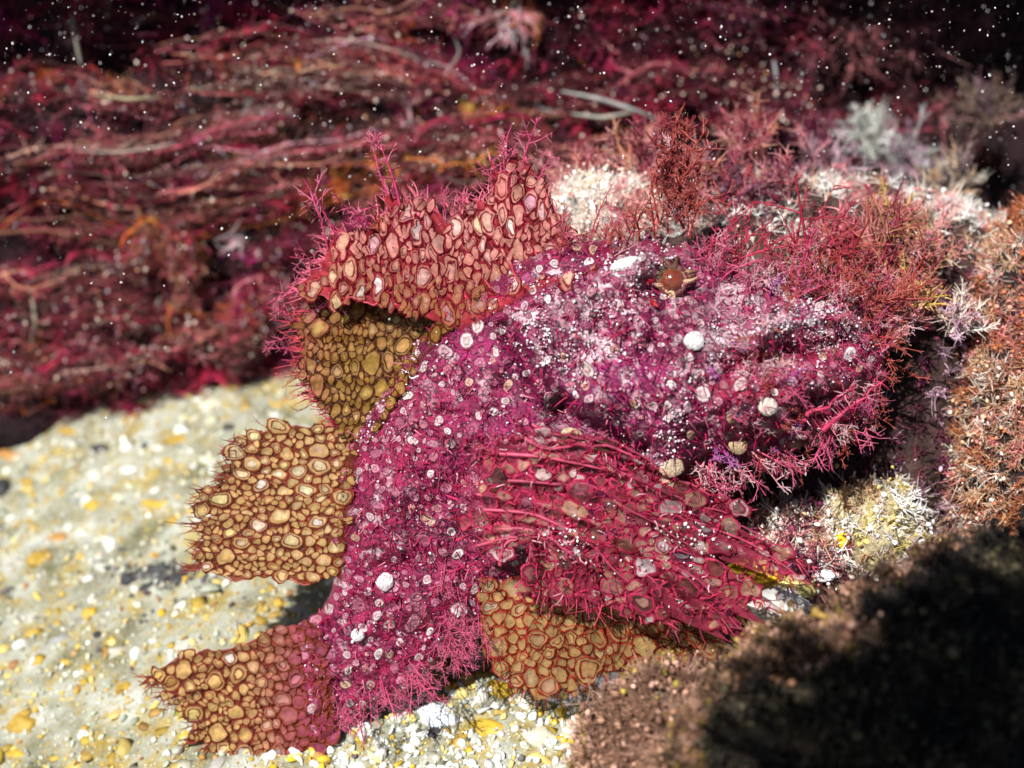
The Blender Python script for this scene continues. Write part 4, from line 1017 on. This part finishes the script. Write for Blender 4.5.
    for i in big_:
        ac = Acc(); k = np.array([i]); cells(ac, seeds[k], D_[k], H, [(r_ if np.isscalar(r_) else r_[k], h_) for r_, h_ in rings], [c_[k] for c_ in cols], 0.016, wob_, True)
        c = P(seeds[i, 0], seeds[i, 1], look(H, seeds[i, 0], seeds[i, 1]))
        link("fin_cell", ac.mesh("fin_cell", M_cell, c), parent=root, loc=c - F_LOC)
    if len(rest):
        ac = Acc(); cells(ac, seeds[rest], D_[rest], H, [(r_ if np.isscalar(r_) else r_[rest], h_) for r_, h_ in rings], [c_[rest] for c_ in cols], 0.016, wob_, True)
        link("fin_cells", ac.mesh("fin_cells", M_cell, F_LOC), parent=root, kind="stuff")
    # rays
    if rayc is not None:
        rl = [(r / nrays, r / nrays, 0.08 + 0.12 * rng.random(), 1.0) for r in range(nrays + 1)]
        if branch: rl = rl + [((r + 0.5) / nrays + d_ * 0, (r + 0.5) / nrays + d_ / nrays, 0.35 + 0.2 * rng.random(), 0.75) for r in range(nrays) for d_ in (-0.22, 0.25)]
        for r, (ta, tb, s0_, rs_) in enumerate(rl):
            ss = np.linspace(s0_, 1.0, 26); tt = np.clip(ta + (tb - ta) * (ss - s0_) / (1 - s0_), 0.004, 0.996)
            xx, yy, ww = surf(tt, ss)
            xx = xx + wav * 3.0 * (noise(np.stack([ss * 9, tt * 50], -1), seed + r) - 0.5); yy = yy + wav * 5.0 * (noise(np.stack([ss * 7, tt * 50 + 9], -1), seed + r) - 0.5)
            ac = Acc(); path = P(xx, yy, ww + 0.012)
            cc = np.array(rayc) * rng.uniform(0.75, 1.25)
            tubes(ac, path[None], rs_ * ray_r * np.linspace(1, 0.45, 26)[None] * (1 + 0.25 * noise(np.stack([ss * 22, tt], -1), r))[None], cc[None], 6)
            link("fin_ray", ac.mesh("fin_ray", M_tassel, path[0]), parent=root, loc=path[0] - F_LOC)
    if fringe:
        tt = rng.uniform(0.0, 1, fringe); ss = np.full(fringe, 0.985)
        xx, yy, ww = surf(tt, ss); x0, y0, w0 = surf(tt, ss - 0.1)
        roots = P(xx, yy, ww); dr = unit(roots - P(x0, y0, w0))
        ac = Acc(); hairs(ac, roots, dr, rng.uniform(0.04, 0.2, fringe) , np.full(fringe, 0.010), pick([fringec, tuple(np.array(fringec) * 0.6)], [2, 1], fringe), 0.5, 4, 0.5)
        link("fin_fringe", ac.mesh("fin_fringe", M_tassel, F_LOC), parent=root, kind="stuff")
    return root, surf

def palA(base, alt, seed, wgt=0.5, whitep=0.06):
    base = np.array(base); alt = np.array(alt)
    def f(p_):
        m = np.clip((fbm(p_ / 100 * 2.2, seed, 2) - 0.5) * 3 + wgt, 0, 1)[:, None]
        c = (base * (1 - m) + alt * m) * rng.uniform(0.6, 1.3, (len(p_), 1)) * np.stack([rng.uniform(0.9, 1.1, len(p_)), rng.uniform(0.85, 1.1, len(p_)), rng.uniform(0.7, 1.5, len(p_))], -1)
        k = rng.random(len(p_)) < whitep
        c[k] = np.array([0.72, 0.68, 0.62]) * rng.uniform(0.8, 1.1, (k.sum(), 1))
        return np.clip(c, 0, 0.88)
    return f
TANC = (0.55, 0.40, 0.16); YEL = (0.60, 0.45, 0.12)
# tail fin: net of tan cells that turns magenta towards the stalk
def pal_tail(p_):
    c = palA((0.62, 0.42, 0.13), (0.76, 0.64, 0.36), 101)(p_)
    k = sstep(p_[:, 0], 235, 315)[:, None]
    return c * (1 - k) + np.array([0.34, 0.07, 0.13]) * k * rng.uniform(0.6, 1.4, (len(p_), 1))
def amb_spiny(p_):
    k = sstep(p_[:, 1] + 0.10 * (460 - p_[:, 0]), 235, 315)[:, None]; return np.array([0.54, 0.22, 0.19]) * (1 - k) + np.array([0.30, 0.12, 0.05]) * k
def amb_olive(p_):
    k = sstep(p_[:, 1], 290, 370)[:, None]; j = sstep(-p_[:, 0], -345, -300)[:, None]; c = np.array([0.20, 0.075, 0.025]) * (1 - k) + np.array([0.30, 0.17, 0.035]) * k
    return c * (1 - 0.6 * j) + np.array([0.44, 0.12, 0.10]) * 0.6 * j
def amb_tail(p_):
    k = sstep(p_[:, 0], 225, 310)[:, None]; return np.array([0.47, 0.30, 0.115]) * (1 - k) + np.array([0.30, 0.05, 0.09]) * k
fin("tail_fin", [(322, 618), (336, 675), (345, 732)], [(152, 668), (178, 698), (198, 732), (212, 775), (236, 812)], -0.5, -0.75, 9, 0.018, (0.17, 0.028, 0.014), 0, (0.13, 0.024, 0.013), pal_tail, 11.5, amber=amb_tail, rag=0.10, seed=1, ray_r=0.010, rayc=(0.26, 0.03, 0.03), fringe=160, fringec=(0.25, 0.05, 0.03))
fin("soft_back_fin", [(366, 427), (356, 500), (348, 580)], [(240, 428), (228, 462), (205, 492), (197, 520), (203, 548), (194, 574)], -0.35, -0.5, 8, 0.018, (0.18, 0.03, 0.014), 0, (0.13, 0.026, 0.012), palA((0.64, 0.44, 0.15), (0.80, 0.70, 0.42), 103), 11.5, aniso=[[0.85, 0], [0, 1.1]], rag=0.10, seed=2, ray_r=0.009, rayc=(0.28, 0.05, 0.03), fringe=170, fringec=(0.25, 0.05, 0.03))
fin("olive_back_fin", [(500, 286), (425, 360), (370, 442)], [(332, 262), (298, 330), (300, 375), (325, 410), (345, 440)], -0.15, -0.32, 8, 0.022, (0.16, 0.06, 0.015), 0, (0.055, 0.014, 0.004), palA((0.40, 0.24, 0.05), (0.50, 0.34, 0.12), 105, whitep=0.02), 11.5, aniso=[[1.1, 0.2], [-0.2, 0.75]], amber=amb_olive, rag=0.08, seed=3, ray_r=0.010, rayc=(0.16, 0.05, 0.02), fringe=300, fringec=(0.46, 0.05, 0.08))
fin("spiny_back_fin", [(598, 274), (525, 300), (465, 336), (388, 304)], [(560, 222), (540, 178), (500, 166), (480, 202), (452, 222), (420, 203), (388, 190), (374, 228), (345, 234), (322, 254), (306, 298)], 0.12, -0.1, 9, 0.05, (0.36, 0.035, 0.05), 0, (0.13, 0.006, 0.014), palA((0.58, 0.26, 0.2), (0.72, 0.52, 0.40), 107, whitep=0.12), 12.5, aniso=[[1.3, 0.15], [-0.25, 0.62]], wob_=9.0, amber=amb_spiny, loops=0.8, rag=0.13, seed=4, ray_r=0.009, rayc=(0.48, 0.05, 0.09), fringe=520, fringec=(0.66, 0.14, 0.22), bulge=0.05, follow=0.5)
fin("belly_fin", [(478, 572), (590, 595), (690, 590)], [(482, 648), (508, 686), (540, 700), (576, 688), (612, 674), (662, 668), (704, 652), (746, 616)], 0.45, 0.05, 9, 0.025, (0.5, 0.27, 0.10), 0, (0.20, 0.02, 0.012), palA((0.70, 0.52, 0.22), (0.80, 0.68, 0.42), 109), 15, rag=0.10, seed=5, ray_r=0.012, rayc=(0.32, 0.03, 0.04), fringe=160, fringec=(0.30, 0.04, 0.04), amber=(0.64, 0.46, 0.20), mem_a=0.5, pane_a=0.32, wob_=8.0, rim_h=0.004)
def pal_pec(p_):
    x, y = p_.T
    c = palA((0.20, 0.07, 0.08), (0.56, 0.32, 0.28), 111, whitep=0.1)(p_)
    k = sstep(y, 570, 630)[:, None]; c = c * (1 - k) + np.array([0.52, 0.34, 0.17]) * k * rng.uniform(0.7, 1.3, (len(p_), 1))
    wv = np.clip(np.exp(-((x - 690) ** 2 + (y - 535) ** 2) / 26 ** 2) + np.exp(-((x - 650) ** 2 / 30 ** 2 + (y - 560) ** 2 / 16 ** 2)) + np.exp(-((x - 565) ** 2 + (y - 545) ** 2) / 20 ** 2), 0, 1)[:, None] > 0.4
    return np.where(wv, np.array([0.70, 0.70, 0.74]), c)
pec, pec_surf = fin("chest_fin", [(500, 432), (452, 448), (436, 492), (450, 540), (478, 572)], [(650, 462), (705, 498), (740, 545), (745, 588), (712, 612), (660, 624), (606, 612), (556, 602), (510, 594)], 0.85, 0.72, 8, 0.085, (0.40, 0.05, 0.10), 0, (0.30, 0.02, 0.06), pal_pec, 13.5, follow=0.5, wob_=9.0, aniso=[[0.8, 0.2], [-0.25, 1.15]], rag=0.26, seed=6, ray_r=0.016, rayc=(0.40, 0.055, 0.11), fringe=260, fringec=(0.5, 0.05, 0.1), bulge=0.2, inset=1.06, bend=(34, -42), branch=True, wav=3.4, amber=lambda p_: pick([(0.05, 0.018, 0.022), (0.30, 0.08, 0.09), (0.46, 0.27, 0.19), (0.24, 0.02, 0.05), (0.6, 0.52, 0.5)], [4, 3, 4, 1.5, 1.6], len(p_)), loops=0.4, lw=1.0, fade=0.25, mem_a=0.35, pane_a=0.55, rim_h=0.012)
n = 900; tt = rng.random(n); ss = rng.random(n) ** 0.8
x_, y_, w_ = pec_surf(tt, ss)
ac = Acc(); hairs(ac, P(x_, y_, w_ + 0.01), np.tile(NV * 0.7, (n, 1)), rng.uniform(0.04, 0.14, n), np.full(n, 0.011), pick([(0.46, 0.02, 0.08), (0.34, 0.01, 0.04), (0.6, 0.3, 0.36)], [3, 3, 1.3], n), 0.9, 3, 0.5)
link("fin_papillae", ac.mesh("fin_papillae", M_tassel, F_LOC), parent=pec, kind="stuff")
n = 240; x_ = np.concatenate([rng.normal(690, 22, 80), rng.normal(570, 14, 100), rng.normal(640, 60, 60)]); y_ = np.concatenate([rng.normal(532, 14, 80), rng.normal(545, 12, 100), rng.normal(540, 40, 60)])
tq, sq = np.meshgrid(np.linspace(0, 1, 90), np.linspace(0, 1, 90)); gx0, gy0, gw0 = pec_surf(tq.ravel(), sq.ravel())
jn = np.array([np.argmin((gx0 - a) ** 2 + (gy0 - b_) ** 2) for a, b_ in zip(x_, y_)])
ac = Acc(); grains(ac, P(gx0[jn] + rng.normal(0, 2, n), gy0[jn] + rng.normal(0, 2, n), gw0[jn] + 0.04), rng.uniform(0.006, 0.02, n), pick([(0.8, 0.79, 0.82), (0.7, 0.5, 0.56)], [3, 1], n), 0.7, (OCT_V, OCT_F))
link("fin_flecks", ac.mesh("fin_flecks", M_spot, F_LOC), parent=pec, kind="stuff")

# ---------------------------------------------------------------- eye
ex, ey = 671.5, 280.5
ew = float(look(Hb, ex, ey)) + 0.045
ec = P(ex, ey, ew)
def ball(r, sc=(1, 1, 1)):
    V_, F__ = subdiv(ICO3_V, ICO3_F); return (V_ * np.array(sc)) * r, F__
V_, F__ = ball(0.125)
dirv = V_ @ NV / 0.125
Ce = np.where(dirv[:, None] < 0.6, np.array([[0.16, 0.06, 0.03]]), np.array([[0.14, 0.026, 0.010]]) * (0.7 + 0.6 * noise(V_ * 40, 5)[:, None]))
eye = link("eye", fast_mesh("eye", V_, tris=F__, C=Ce, mats=(M_eye,)), parent=fish, loc=ec - F_LOC)
# cream star of skin flaps round the eye
ac = Acc()
for a in np.linspace(0, 2 * math.pi, 40, endpoint=False):
    a += rng.uniform(-0.15, 0.15); L = rng.uniform(0.03, 0.17)
    d = math.cos(a) * RX + math.sin(a) * UP
    k = np.linspace(0, 1, 6)[:, None]
    path = ec + d * (0.10 + L * k) + NV * (0.045 - 0.09 * k * k + 0.05 * rng.normal() * k) + (d @ RX * UP - d @ UP * RX) * (0.05 * rng.normal() * k * k)
    col = (np.array([[0.40, 0.27, 0.15], [0.30, 0.13, 0.09], [0.20, 0.04, 0.06]][rng.integers(3)]) if math.sin(a - 0.6) < 0.35 else np.array([0.06, 0.03, 0.012]))
    tubes(ac, path[None], 0.024 * rng.uniform(0.7, 1.4) * np.array([1, 1.1, .95, .7, .45, .12])[None], (col * rng.uniform(0.8, 1.2))[None], 6)
link("eye_lash_ring", ac.mesh("eye_ring", M_spot, F_LOC), parent=fish).name = "eye_ring"
ta = np.linspace(0, 2 * math.pi, 25)
path = ec + 0.128 * (np.cos(ta)[:, None] * RX + np.sin(ta)[:, None] * UP) + 0.03 * NV
ac2 = Acc(); tubes(ac2, path[None], 0.028 * (1 + 0.5 * noise(np.stack([ta * 3, ta * 0], -1), 4))[None], np.array([[0.10, 0.02, 0.02]]), 7)
link("eyelid", ac2.mesh("eyelid", M_spot, F_LOC), parent=fish)
# small red flaps beside the eye
ac = Acc(); 
for (a, b_) in (((645, 282), (654, 281)), ((650, 300), (658, 307))):
    q0 = P(*a, look(Hb, *a) + 0.06); q1 = P(*b_, look(Hb, *b_) + 0.08)
    tubes(ac, (q0 + (q1 - q0) * np.linspace(0, 1, 6)[:, None])[None], np.array([.008, .02, .026, .026, .02, .008])[None], np.array([[0.32, 0.006, 0.015]]), 6)
link("eye_flap", ac.mesh("eye_flap", M_tassel, F_LOC), parent=fish, kind="stuff")

# pale smooth plates: on the jaw joint, cheek and face
for (px, py, rx, ry, col, am) in [(672, 468, 12, 9, (0.50, 0.37, 0.25), 0.3), (664, 482, 10, 7, (0.50, 0.37, 0.25), -0.4), (677, 492, 10, 8, (0.56, 0.42, 0.30), 0.8), (573, 438, 13, 8, (0.55, 0.44, 0.28), -0.5), (694, 341, 9, 9, (0.72, 0.72, 0.72), 0), (768, 407, 9, 9, (0.62, 0.55, 0.48), 0), (738, 445, 9, 9, (0.44, 0.32, 0.18), 0), (682, 505, 4, 8, (0.8, 0.8, 0.82), 0.2), (385, 582, 9, 9, (0.7, 0.62, 0.66), 0), (358, 635, 7, 7, (0.72, 0.7, 0.74), 0), (626, 264, 16, 6, (0.82, 0.84, 0.84), 0.3)]:
    wv = float(look(Hb, px, py)); wv = 0.3 if wv < -5 else wv
    c = P(px, py, wv + 0.05)
    d = 1 + 0.4 * (fbm(ICO3_V * 1.6 + px, int(px), 3) - 0.5)[:, None]
    a1 = math.cos(am) * RX + math.sin(am) * UP; a2 = -math.sin(am) * RX + math.cos(am) * UP
    V_ = (ICO3_V * d) @ np.stack([a1 * rx / 100, a2 * ry / 100, NV * 0.035])
    link("skin_plate", fast_mesh("skin_plate", V_, tris=ICO3_F, C=np.array(col) * 0.72, mats=(M_spot,)), parent=fish, loc=c - F_LOC)

# ---------------------------------------------------------------- tassels (branching skin filaments)
def tassel_mesh(seed, levels=2, kids=7, col=(0.46, 0.04, 0.13), tip=(0.62, 0.22, 0.30), spread=0.8, r0=0.028):
    """unit-long branching filament that grows along +Z"""
    r_ = np.random.default_rng(seed); ac = Acc(); col = np.array(col); tip = np.array(tip)
    def grow(p, d, L, rad, lev):
        k = 6; t = np.linspace(0, 1, k)[:, None]; c = r_.normal(size=3) * 0.35
        path = p + L * (d * t + c * t * t * 0.5)
        cc = col * (1 - t) + tip * t if lev == 0 else np.repeat((col * (1 - 0.3 * (levels - lev)) + tip * 0.3 * (levels - lev))[None], k, 0)
        tubes(ac, path[None], rad * np.linspace(1, 0.4, k)[None], cc[None], 4)
        if lev > 0:
            for i in range(kids if lev == levels else max(3, kids - 3)):
                f = r_.uniform(0.2, 1.0); q = p + L * (d * f + c * f * f * 0.5)
                dd = unit(d + spread * r_.normal(size=3))
                grow(q, dd, L * r_.uniform(0.25, 0.5), rad * 0.6, lev - 1)
    grow(np.zeros(3), np.array([0, 0, 1.0]), 1.0, r0, levels)
    return ac.mesh("tassel", M_tassel)
TM = {"pink": [tassel_mesh(s) for s in (1, 2, 3, 4)],
      "thin": [tassel_mesh(s, 2, 5, (0.34, 0.015, 0.05), (0.40, 0.05, 0.08), 0.55, 0.016) for s in (5, 6, 7)],
      "purple": [tassel_mesh(s, 2, 9, (0.34, 0.03, 0.24), (0.55, 0.30, 0.55), 1.0, 0.04) for s in (8, 9)],
      "brown": [tassel_mesh(s, 1, 4, (0.22, 0.05, 0.03), (0.3, 0.1, 0.06), 0.6, 0.02) for s in (10, 11)],
      "white": [tassel_mesh(s, 2, 8, (0.55, 0.22, 0.26), (0.82, 0.70, 0.70), 0.9, 0.032) for s in (15, 16, 17)],
      "dark": [tassel_mesh(s, 2, 10, (0.17, 0.012, 0.02), (0.34, 0.08, 0.08), 0.8, 0.045) for s in (18, 19, 20)],
      "red": [tassel_mesh(s, 2, 9, (0.30, 0.03, 0.03), (0.50, 0.16, 0.12), 0.9, 0.03) for s in (12, 13, 14)]}
def tassel(px, py, w, ang, L, kind, tilt=0.3, parent=fish, label=None):
    d = unit(math.cos(math.radians(ang)) * RX + math.sin(math.radians(ang)) * UP + tilt * NV)
    me = TM[kind][rng.integers(len(TM[kind]))]
    o = link("tassel", me, parent=parent, label=label)
    q = Vector(d).to_track_quat('Z', 'Y')
    from mathutils import Quaternion
    o.rotation_mode = 'QUATERNION'; o.rotation_quaternion = q @ Quaternion((0, 0, 1), rng.uniform(0, 6.28))
    o.location = P(px, py, w) - F_LOC; o.scale = (L, L, L)
    return o
for (px, py, w_, a, L, k) in [(400, 205, 0.0, 100, 0.62, "pink"), (388, 195, 0.0, 115, 0.5, "pink"), (372, 225, 0.0, 150, 0.4, "pink"), (340, 240, -0.1, 118, 0.55, "pink"), (328, 250, -0.1, 100, 0.5, "pink"), (322, 262, -0.1, 170, 0.35, "pink"), (312, 290, -0.15, 175, 0.4, "pink"),
    (505, 172, 0.0, 105, 0.4, "pink"), (520, 172, 0.0, 75, 0.45, "pink"), (495, 178, 0.0, 140, 0.3, "pink"), (538, 180, 0.05, 60, 0.35, "pink"), (445, 212, 0.0, 95, 0.3, "pink"), (460, 215, 0.0, 80, 0.3, "pink"), (380, 205, 0.0, 200, 0.4, "pink"),
    (305, 335, -0.5, 185, 0.35, "pink"), (300, 350, -0.5, 170, 0.3, "pink"), (302, 318, -0.5, 160, 0.4, "pink"), (310, 370, -0.5, 200, 0.3, "brown"), (318, 400, -0.5, 215, 0.3, "brown"), (330, 420, -0.5, 225, 0.25, "brown"), (345, 300, -0.2, 200, 0.4, "pink"),
    (268, 428, -0.45, 155, 0.2, "brown"), (290, 428, -0.45, 120, 0.15, "brown"), (240, 638, -0.6, 100, 0.2, "brown"), (245, 636, -0.6, 80, 0.17, "brown"), (200, 650, -0.7, 110, 0.12, "brown"),
    (592, 232, 0.5, 75, 0.5, "thin"), (560, 240, 0.5, 70, 0.3, "thin"), (630, 235, 0.5, 95, 0.3, "thin"),
    (690, 262, 0.5, 40, 0.9, "thin"), (700, 265, 0.5, 55, 0.8, "thin"), (720, 268, 0.5, 30, 0.9, "thin"), (735, 272, 0.5, 80, 0.8, "thin"), (760, 278, 0.5, 95, 0.7, "thin"), (790, 285, 0.4, 85, 1.0, "thin"), (812, 290, 0.4, 100, 1.2, "thin"), (826, 295, 0.4, 60, 0.9, "thin"), (840, 300, 0.4, 75, 0.7, "thin"), (775, 282, 0.5, 60, 0.7, "thin"), (745, 275, 0.5, 110, 0.6, "thin"), (850, 305, 0.3, 45, 0.7, "thin"),
    (835, 305, 0.5, 70, 0.6, "red"), (850, 315, 0.4, 40, 0.6, "red"), (862, 325, 0.3, 20, 0.55, "red"), (858, 345, 0.4, 0, 0.5, "red"), (868, 335, 0.2, 60, 0.6, "red"), (845, 300, 0.3, 100, 0.7, "red"), (870, 350, 0.2, -30, 0.45, "red"), (820, 300, 0.5, 85, 0.55, "red"), (880, 320, 0.0, 50, 0.7, "red"),
    (800, 300, 0.6, 90, 0.6, "pink"), (790, 300, 0.6, 100, 0.5, "pink"),
    (716, 438, 0.75, -95, 0.28, "purple"), (722, 445, 0.75, -70, 0.3, "purple"), (764, 430, 0.6, -60, 0.26, "purple"), (770, 428, 0.6, -30, 0.25, "purple"), (758, 432, 0.6, -110, 0.2, "purple"), (812, 410, 0.5, -80, 0.3, "pink"), (820, 405, 0.5, -60, 0.3, "pink"), (760, 455, 0.3, -50, 0.25, "purple"), (720, 470, 0.4, -85, 0.3, "pink"), (735, 465, 0.4, -60, 0.25, "pink"),
    (650, 195, 0.1, 80, 0.55, "red"), (665, 190, 0.1, 85, 0.6, "red"), (680, 195, 0.1, 95, 0.55, "red"), (672, 215, 0.3, 90, 0.6, "red"), (660, 225, 0.35, 110, 0.4, "red"), (685, 220, 0.35, 60, 0.4, "red"), (655, 240, 0.5, 95, 0.4, "red"), (690, 238, 0.5, 85, 0.4, "red")]:
    tassel(px, py, w_, a, L, k)
# belly and flank fringe
for i in range(60):
    t = rng.uniform(0, 1); base = polyl([(345, 712), (400, 690), (445, 655), (480, 622)], 50)[int(t * 49)]
    tassel(base[0] + rng.normal() * 5, base[1] + rng.normal() * 8 - 6, 0.15 + rng.uniform(-0.2, 0.3), rng.uniform(-110, -40), rng.uniform(0.15, 0.3), "pink")
for i in range(26):
    px = rng.uniform(440, 470); py = rng.uniform(560, 650)
    tassel(px, py, float(look(Hb, px, py)), rng.uniform(-120, -60), rng.uniform(0.15, 0.28), "pink")
for i in range(46):                                # along the chest fin's net
    t = rng.uniform(0.05, 0.9); s_ = rng.uniform(0.05, 0.9)
    x_, y_, w_ = pec_surf(np.array([t]), np.array([s_]))
    tassel(x_[0], y_[0], w_[0] + 0.02, rng.uniform(-180, 180), rng.uniform(0.1, 0.22), "pink", 0.7)
for i in range(120):                                # over the snout and lips
    px = rng.uniform(720, 872); py = rng.uniform(285, 440)
    if not inside(Mb, np.array([px]), np.array([py]))[0] or (py < 330 and px < 740): continue
    tassel(px, py, float(look(Hb, px, py)), rng.uniform(-60, 120), rng.uniform(0.12, 0.28), ["red", "white", "pink", "purple"][rng.choice(4, p=[.25, .17, .48, .1])], 0.6)
# ragged flaps all round the head's outline
for st in rng.uniform(8.2, 15, 210):
    f = st * (NS - 1) / 15; i = int(f)
    up_side = rng.random() < 0.68
    x_, y_ = (S[i, 0], S[i, 1]) if up_side else (S[i, 2], S[i, 3])
    if abs(x_ - ex) < 26: continue
    inw = rng.uniform(0, 22); y_ = y_ + (inw if up_side else -inw * 0.6)
    w_ = float(look(Hb, x_, y_)); w_ = np.clip(w_, 0.0, 0.8)
    tassel(x_, y_, w_, rng.uniform(30, 140) if up_side else rng.uniform(-130, -30), rng.uniform(0.14, 0.42), ["pink", "red", "white", "thin"][rng.choice(4, p=[.36, .28, .18, .18])], 0.4)
for i in range(44):                                 # the tall tuft over the eye
    px = rng.uniform(660, 695); py = rng.uniform(150, 238)
    tassel(px, py, 0.35 - (238 - py) / 300, rng.uniform(60, 120), rng.uniform(0.2, 0.36), ["dark", "white", "red"][rng.choice(3, p=[.7, .12, .18])], 0.3)
for pts in ([(798, 425), (825, 400), (846, 378)], [(822, 428), (850, 402), (884, 372)]):
    q = P(*np.array(polyl(pts, 12)).T, np.full(12, 0.75)) + 0.04 * rng.normal(size=(12, 3)).cumsum(0) * 0.4; ac = Acc()
    tubes(ac, q[None], np.linspace(0.032, 0.008, 12)[None], np.array([[0.42, 0.03, 0.09]]), 7)
    jj = rng.integers(0, 12, 60)
    hairs(ac, q[jj], rng.normal(size=(60, 3)), rng.uniform(0.05, 0.14, 60), np.full(60, 0.008), pick([(0.46, 0.04, 0.1), (0.6, 0.3, 0.35)], [3, 1], 60), 0.5, 3, 0.5)
    link("lip_feeler", ac.mesh("lip_feeler", M_tassel, q[0]), parent=fish, loc=q[0] - F_LOC)

# ------------------------------------------------------------------ drifting specks in the water
n = 2400
px = rng.uniform(-10, 1030, n); py = rng.uniform(-10, 440, n) * rng.uniform(0.3, 1, n)
wv = rng.uniform(-5.0, 2.0, n)
q = P(px, py, wv)
ac = Acc(); grains(ac, q, 0.003 + 0.013 * rng.random(n) ** 4, pick([(0.7, 0.66, 0.66), (0.5, 0.4, 0.36), (0.45, 0.5, 0.6)], [5, 2, 1], n), 1.0, (OCT_V, OCT_F))
link("drifting_specks", ac.mesh("drifting_specks", M_speck), kind="stuff")
